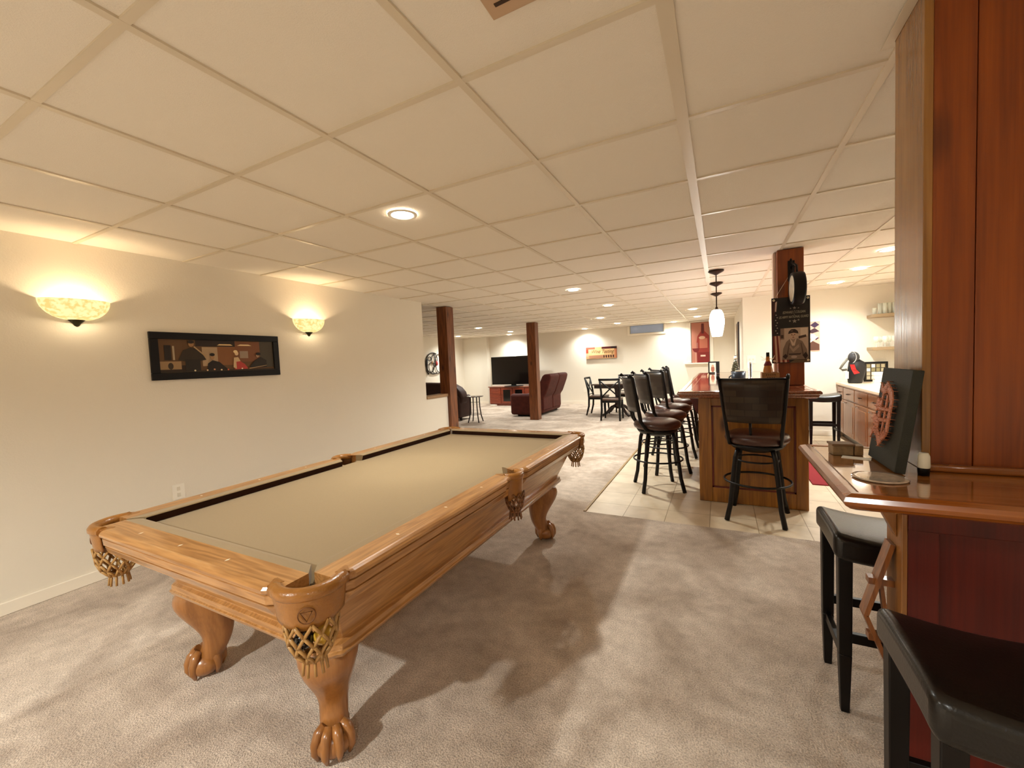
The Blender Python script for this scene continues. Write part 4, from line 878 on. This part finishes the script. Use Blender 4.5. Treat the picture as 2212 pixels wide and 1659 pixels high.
m_ = MB(); m_.loft([[(rx*math.cos(2*PI*k/16)+ox, ry*math.sin(2*PI*k/16), z) for k in range(16)] for z, rx, ry, ox in ((0, .075, .07, 0), (.02, .085, .08, 0), (.12, .10, .09, .01), (.22, .105, .09, .02), (.30, .09, .08, .015), (.34, .05, .05, 0))], smooth=True); m_.build('bag_body', mat('black_nylon', (22, 20, 22), .45), bg)
MB().sphere((-.02, -.02, .37), .085, 16, (.8, .8, .95)).build('cap_top', mat('dark_grey_cap', (52, 52, 54), .5), bg)
MB().tube([(-.065+.1*math.cos(a*.3)*.6, -.085, .37+.085*math.sin(a*.3)) for a in range(-4, 6)], .006, n=6).build('cap_piping', mat('pale_grey', (150, 150, 150), .5), bg)
MB().loft([[(-.075, -.075, .27), (-.03, -.097, .27)], [(-.06, -.082, .20), (-.01, -.10, .20)], [(-.03, -.09, .13), (.03, -.10, .15)]], closed=False).build('red_stripe', mat('bag_red', (176, 32, 30), .5), bg).modifiers.new('s', 'SOLIDIFY').thickness = .006
MB().tube([(-.08, 0, .36), (-.14, 0, .27), (-.17, 0, .21), (-.15, 0, .19), (-.09, 0, .20)], .010, n=6, flat=(1.6, .4)).build('strap', mat('grey_strap', (120, 116, 104), .6), bg)
MB().obox((-.105, -.05, .12), (.04, .02, .10)).build('white_tag', WHITE, bg)
ff = thing('picture_collage', 'black framed photo collage propped at the wall on the low cabinets', 'photo frame', (2.05, 7.5, .825))
MB().box(1.885, 2.16, 7.70, 7.715, .826, 1.115).build('frame', BLACKP, ff, world=True, bevel=.003)
sh = [(c((70, 58, 44)), R(0, 0, 1, 1))]
random.seed(3)
for i in range(4):
    for j in range(4):
        v_ = random.choice(((226, 214, 190), (190, 180, 150), (246, 240, 220), (150, 140, 100))); sh.append((c(v_), R(.04+.24*i, .04+.24*j, .22+.24*i, .24+.24*j)))
flat_art('photos', ff, (1.91, 7.6995, .85), (.225, 0, 0), (0, 0, .24), sh, (0, -.0003, 0))
wd_ = thing('white_gift_box', 'stack of small white boxes before the collage frame', 'box', (2.03, 7.55, .825))
for k in range(3): MB().box(1.955-.005*k, 2.075-.003*k, 7.48, 7.58, .826+.05*k, .872+.05*k).build('carton', mat('bright_white_card', (250, 246, 236), .4), wd_, world=True, bevel=.002)
# ------------------------------------------------------------ television corner
tvx0, tvx1, tvy = -6.50, -4.97, 11.38
ts = thing('tv_stand', 'cherry wood media stand beneath the television', 'tv stand', (-5.74, 11.5, 0))
a0, a1, f0 = -6.56, -4.90, 11.30
MB().box(a0, a1, f0, 11.85, .05, .575).box(a0+.02, a1-.02, f0+.02, 11.83, 0, .05).build('body', REDWD, ts, world=True)
MB().box(a0-.03, a1+.03, f0-.03, 11.87, .575, .605).build('top', mat('pinkish_wood_top', (150, 92, 70), .2, coat=.5), ts, world=True, bevel=.004)
wd = (a1-a0)/4
for k in range(4):
    q0 = a0+wd*k+.015; q1 = q0+wd-.03
    d_ = MB().box(q0, q1, f0-.018, f0, .07, .56).build('door', REDWD, ts, world=True, bevel=.004)
    if k in (1, 2): MB().box(q0+.07, q1-.07, f0-.021, f0-.017, .14, .50).build('glass_pane', TVB, d_, world=True)
    else: MB().box(q0+.07, q1-.07, f0-.023, f0-.017, .14, .50).build('raised_panel', REDWD, d_, world=True, bevel=.004)
    MB().sphere(((q1-.025) if k % 2 == 0 else (q0+.025), f0-.028, .34), .012, 8).build('knob', BRONZE, d_, world=True)
tv = thing('television', 'large black flat television on the cherry media stand', 'television', (-5.74, tvy, .606))
MB().box(tvx0, tvx1, tvy, tvy+.06, .66, 1.535).build('housing', mat('tv_bezel', (16, 12, 10), .25), tv, world=True, bevel=.008)
MB().box(tvx0+.03, tvx1-.03, tvy-.002, tvy+.001, .70, 1.505).build('screen', TVB, tv, world=True)
MB().box(-5.82, -5.66, tvy+.01, tvy+.05, .61, .67).lathe([(.001, .606), (.3, .606), (.3, .616), (.1, .63), (.001, .635)], (-5.74, tvy+.03, 0), n=24).build('pedestal', BLACKP, tv, world=True)
wc = tag(MB().box(-.10, .10, -.05, .05, 0, .04).build('white_packet', WHITE, bevel=.01), 'small white packet on the carpet before the media stand', 'packet'); wc.location = (-6.38, 11.2, .0)
# maroon reclining loveseat seen from behind
def soft(m, bev, seg=4): return dict(bevel=bev, seg=seg)
sf = thing('reclining_sofa', 'maroon reclining loveseat with two high backs behind the middle post', 'sofa', (-4.2, 9.85, 0))
MB().box(-4.60, -3.86, 9.2, 10.45, .06, .42).build('base', SOFA, sf, world=True, bevel=.05, seg=4)
for k, ya in enumerate((9.2, 9.83)):
    MB().loft([[(x, y, z) for x, y in ((p0, ya+.01), (p1, ya+.01), (p1, ya+.61), (p0, ya+.61))] for z, p0, p1 in ((.13, -4.02, -3.84), (.45, -4.04, -3.84), (.55, -4.03, -3.77), (.85, -3.92, -3.65), (.97, -3.86, -3.62), (1.02, -3.80, -3.66))]).build('back', SOFA, sf, world=True, bevel=.06, seg=5)
    MB().box(-4.62, -4.0, ya+.02, ya+.60, .38, .50).build('seat_cushion', SOFA, sf, world=True, bevel=.05, seg=4)
for ya in (9.0, 10.45): MB().box(-4.66, -3.92, ya, ya+.2, .04, .56).build('arm', SOFA, sf, world=True, bevel=.07, seg=5)
MB().box(-4.5, -4.0, 9.1, 9.14, 0, .06).box(-4.5, -4.0, 10.5, 10.54, 0, .06).build('foot', BLACKP, sf, world=True)
s2 = thing('brown_sofa', 'dark brown sofa with rounded back behind the half wall', 'sofa', (-6.3, 8.5, 0))
MB().box(-7.0, -5.62, 8.15, 8.62, .08, .44).build('base', SOFA2, s2, world=True, bevel=.05, seg=4)
MB().prism([(-7.0, .40), (-5.50, .40), (-5.46, .55), (-5.50, .68), (-5.60, .79), (-5.76, .87), (-5.98, .905), (-6.8, .93), (-7.0, .90)], 'xz', 8.1, 8.38).build('back', SOFA2, s2, world=True, bevel=.05, seg=4)
for x in (-7.15, -5.76): MB().box(x, x+.24, 8.05, 8.62, .06, .60).build('arm', SOFA2, s2, world=True, bevel=.07, seg=5)
MB().box(-7.0, -6.96, 8.2, 8.24, 0, .08).box(-5.58, -5.54, 8.14, 8.18, 0, .08).build('foot', BLACKP, s2, world=True)
sd = thing('side_table', 'small dark round side table with thin splayed legs beside the half wall post', 'side table', (-5.06, 8.02, 0))
MB().lathe([(.001, .585), (.19, .585), (.2, .592), (.2, .60), (.19, .605), (.001, .605)], n=28).build('table_top', mat('dark_top', (60, 40, 32), .2, coat=.5), sd)
for k in range(4):
    a = PI/4+k*PI/2+.15; MB().tube([(.11*math.cos(a), .11*math.sin(a), .59), (.115*math.cos(a), .115*math.sin(a), .35), (.14*math.cos(a), .14*math.sin(a), .15), (.185*math.cos(a), .185*math.sin(a), 0)], .015, n=6).build('leg', ESPR, sd)
for z, r_ in ((.46, .112), (.18, .135)): MB().tube([(r_*math.cos(a*PI/12), r_*math.sin(a*PI/12), z) for a in range(24)], .004, n=5, closed=True).build('wire_ring', IRON, sd)
# ------------------------------------------------------------ dining set
DX, DY = -2.13, 9.62
dt = thing('dining_table', 'dark square dining table on a pedestal with curved feet', 'dining table', (DX, DY, 0))
MB().box(-.5, .5, -.5, .5, .735, .765).build('table_top', mat('dark_table_top', (70, 52, 42), .15, coat=.7), dt, bevel=.006)
MB().box(-.44, .44, -.44, .44, .66, .735).build('apron', ESPR, dt)
MB().lathe([(.001, .66), (.10, .66), (.075, .6), (.06, .45), (.07, .3), (.095, .22), (.06, .16), (.001, .16)], n=18).build('pedestal', ESPR, dt)
for k in range(4):
    a = PI/4+k*PI/2; MB().tube([(.04*math.cos(a), .04*math.sin(a), .24), (.18*math.cos(a), .18*math.sin(a), .20), (.32*math.cos(a), .32*math.sin(a), .07), (.42*math.cos(a), .42*math.sin(a), .028)], [.04, .035, .03, .028], n=8).build('foot', ESPR, dt)
def xchair(label, loc, rz):
    t = thing('dining_chair', label, 'chair', loc, rz, 'cross back dining chairs')
    MB().box(-.21, .21, -.19, .21, .43, .465).build('seat', mat('worn_seat', (88, 64, 50), .35), t, bevel=.012, seg=3)
    MB().box(-.19, .19, -.17, .19, .38, .43).build('seat_frame', BLACKW, t)
    for sx in (-1, 1):
        MB().tube([(sx*.19, .18, .42), (sx*.19, .185, .2), (sx*.195, .195, 0)], [.023, .021, .017], n=8).build('leg', BLACKW, t)
        MB().tube([(sx*.20, -.25, 0), (sx*.19, -.19, .22), (sx*.19, -.18, .42), (sx*.19, -.20, .62), (sx*.205, -.26, .88)], [.019, .023, .024, .022, .019], n=8).build('leg', BLACKW, t)
    MB().tube([(.225*q, -.262-.03*(1-q*q), .885) for q in [k/5 for k in range(-5, 6)]], .019, n=8, flat=(1.3, .7)).build('top_rail', BLACKW, t)
    MB().tube([(-.185, -.185, .50), (0, -.23, .68), (.195, -.245, .85)], .015, n=6).tube([(.185, -.185, .50), (0, -.222, .68), (-.195, -.245, .85)], .015, n=6).build('cross_back', BLACKW, t)
    MB().tube([(-.185, -.19, .50), (.185, -.19, .50)], .010, n=6).build('lower_rail', BLACKW, t)
    return t
ch = xchair('cross back dining chair nearest the pool table, back to the viewer', (-2.11, 8.93, 0), .05)
dup(ch, (-2.60, 9.66, 0), -PI/2, 'cross back dining chair on the left side of the dining table')
dup(ch, (-1.62, 9.62, 0), PI/2, 'cross back dining chair on the right side of the table behind the bar stools')
dup(ch, (-2.1, 10.33, 0), PI, 'cross back dining chair on the far side of the dining table')
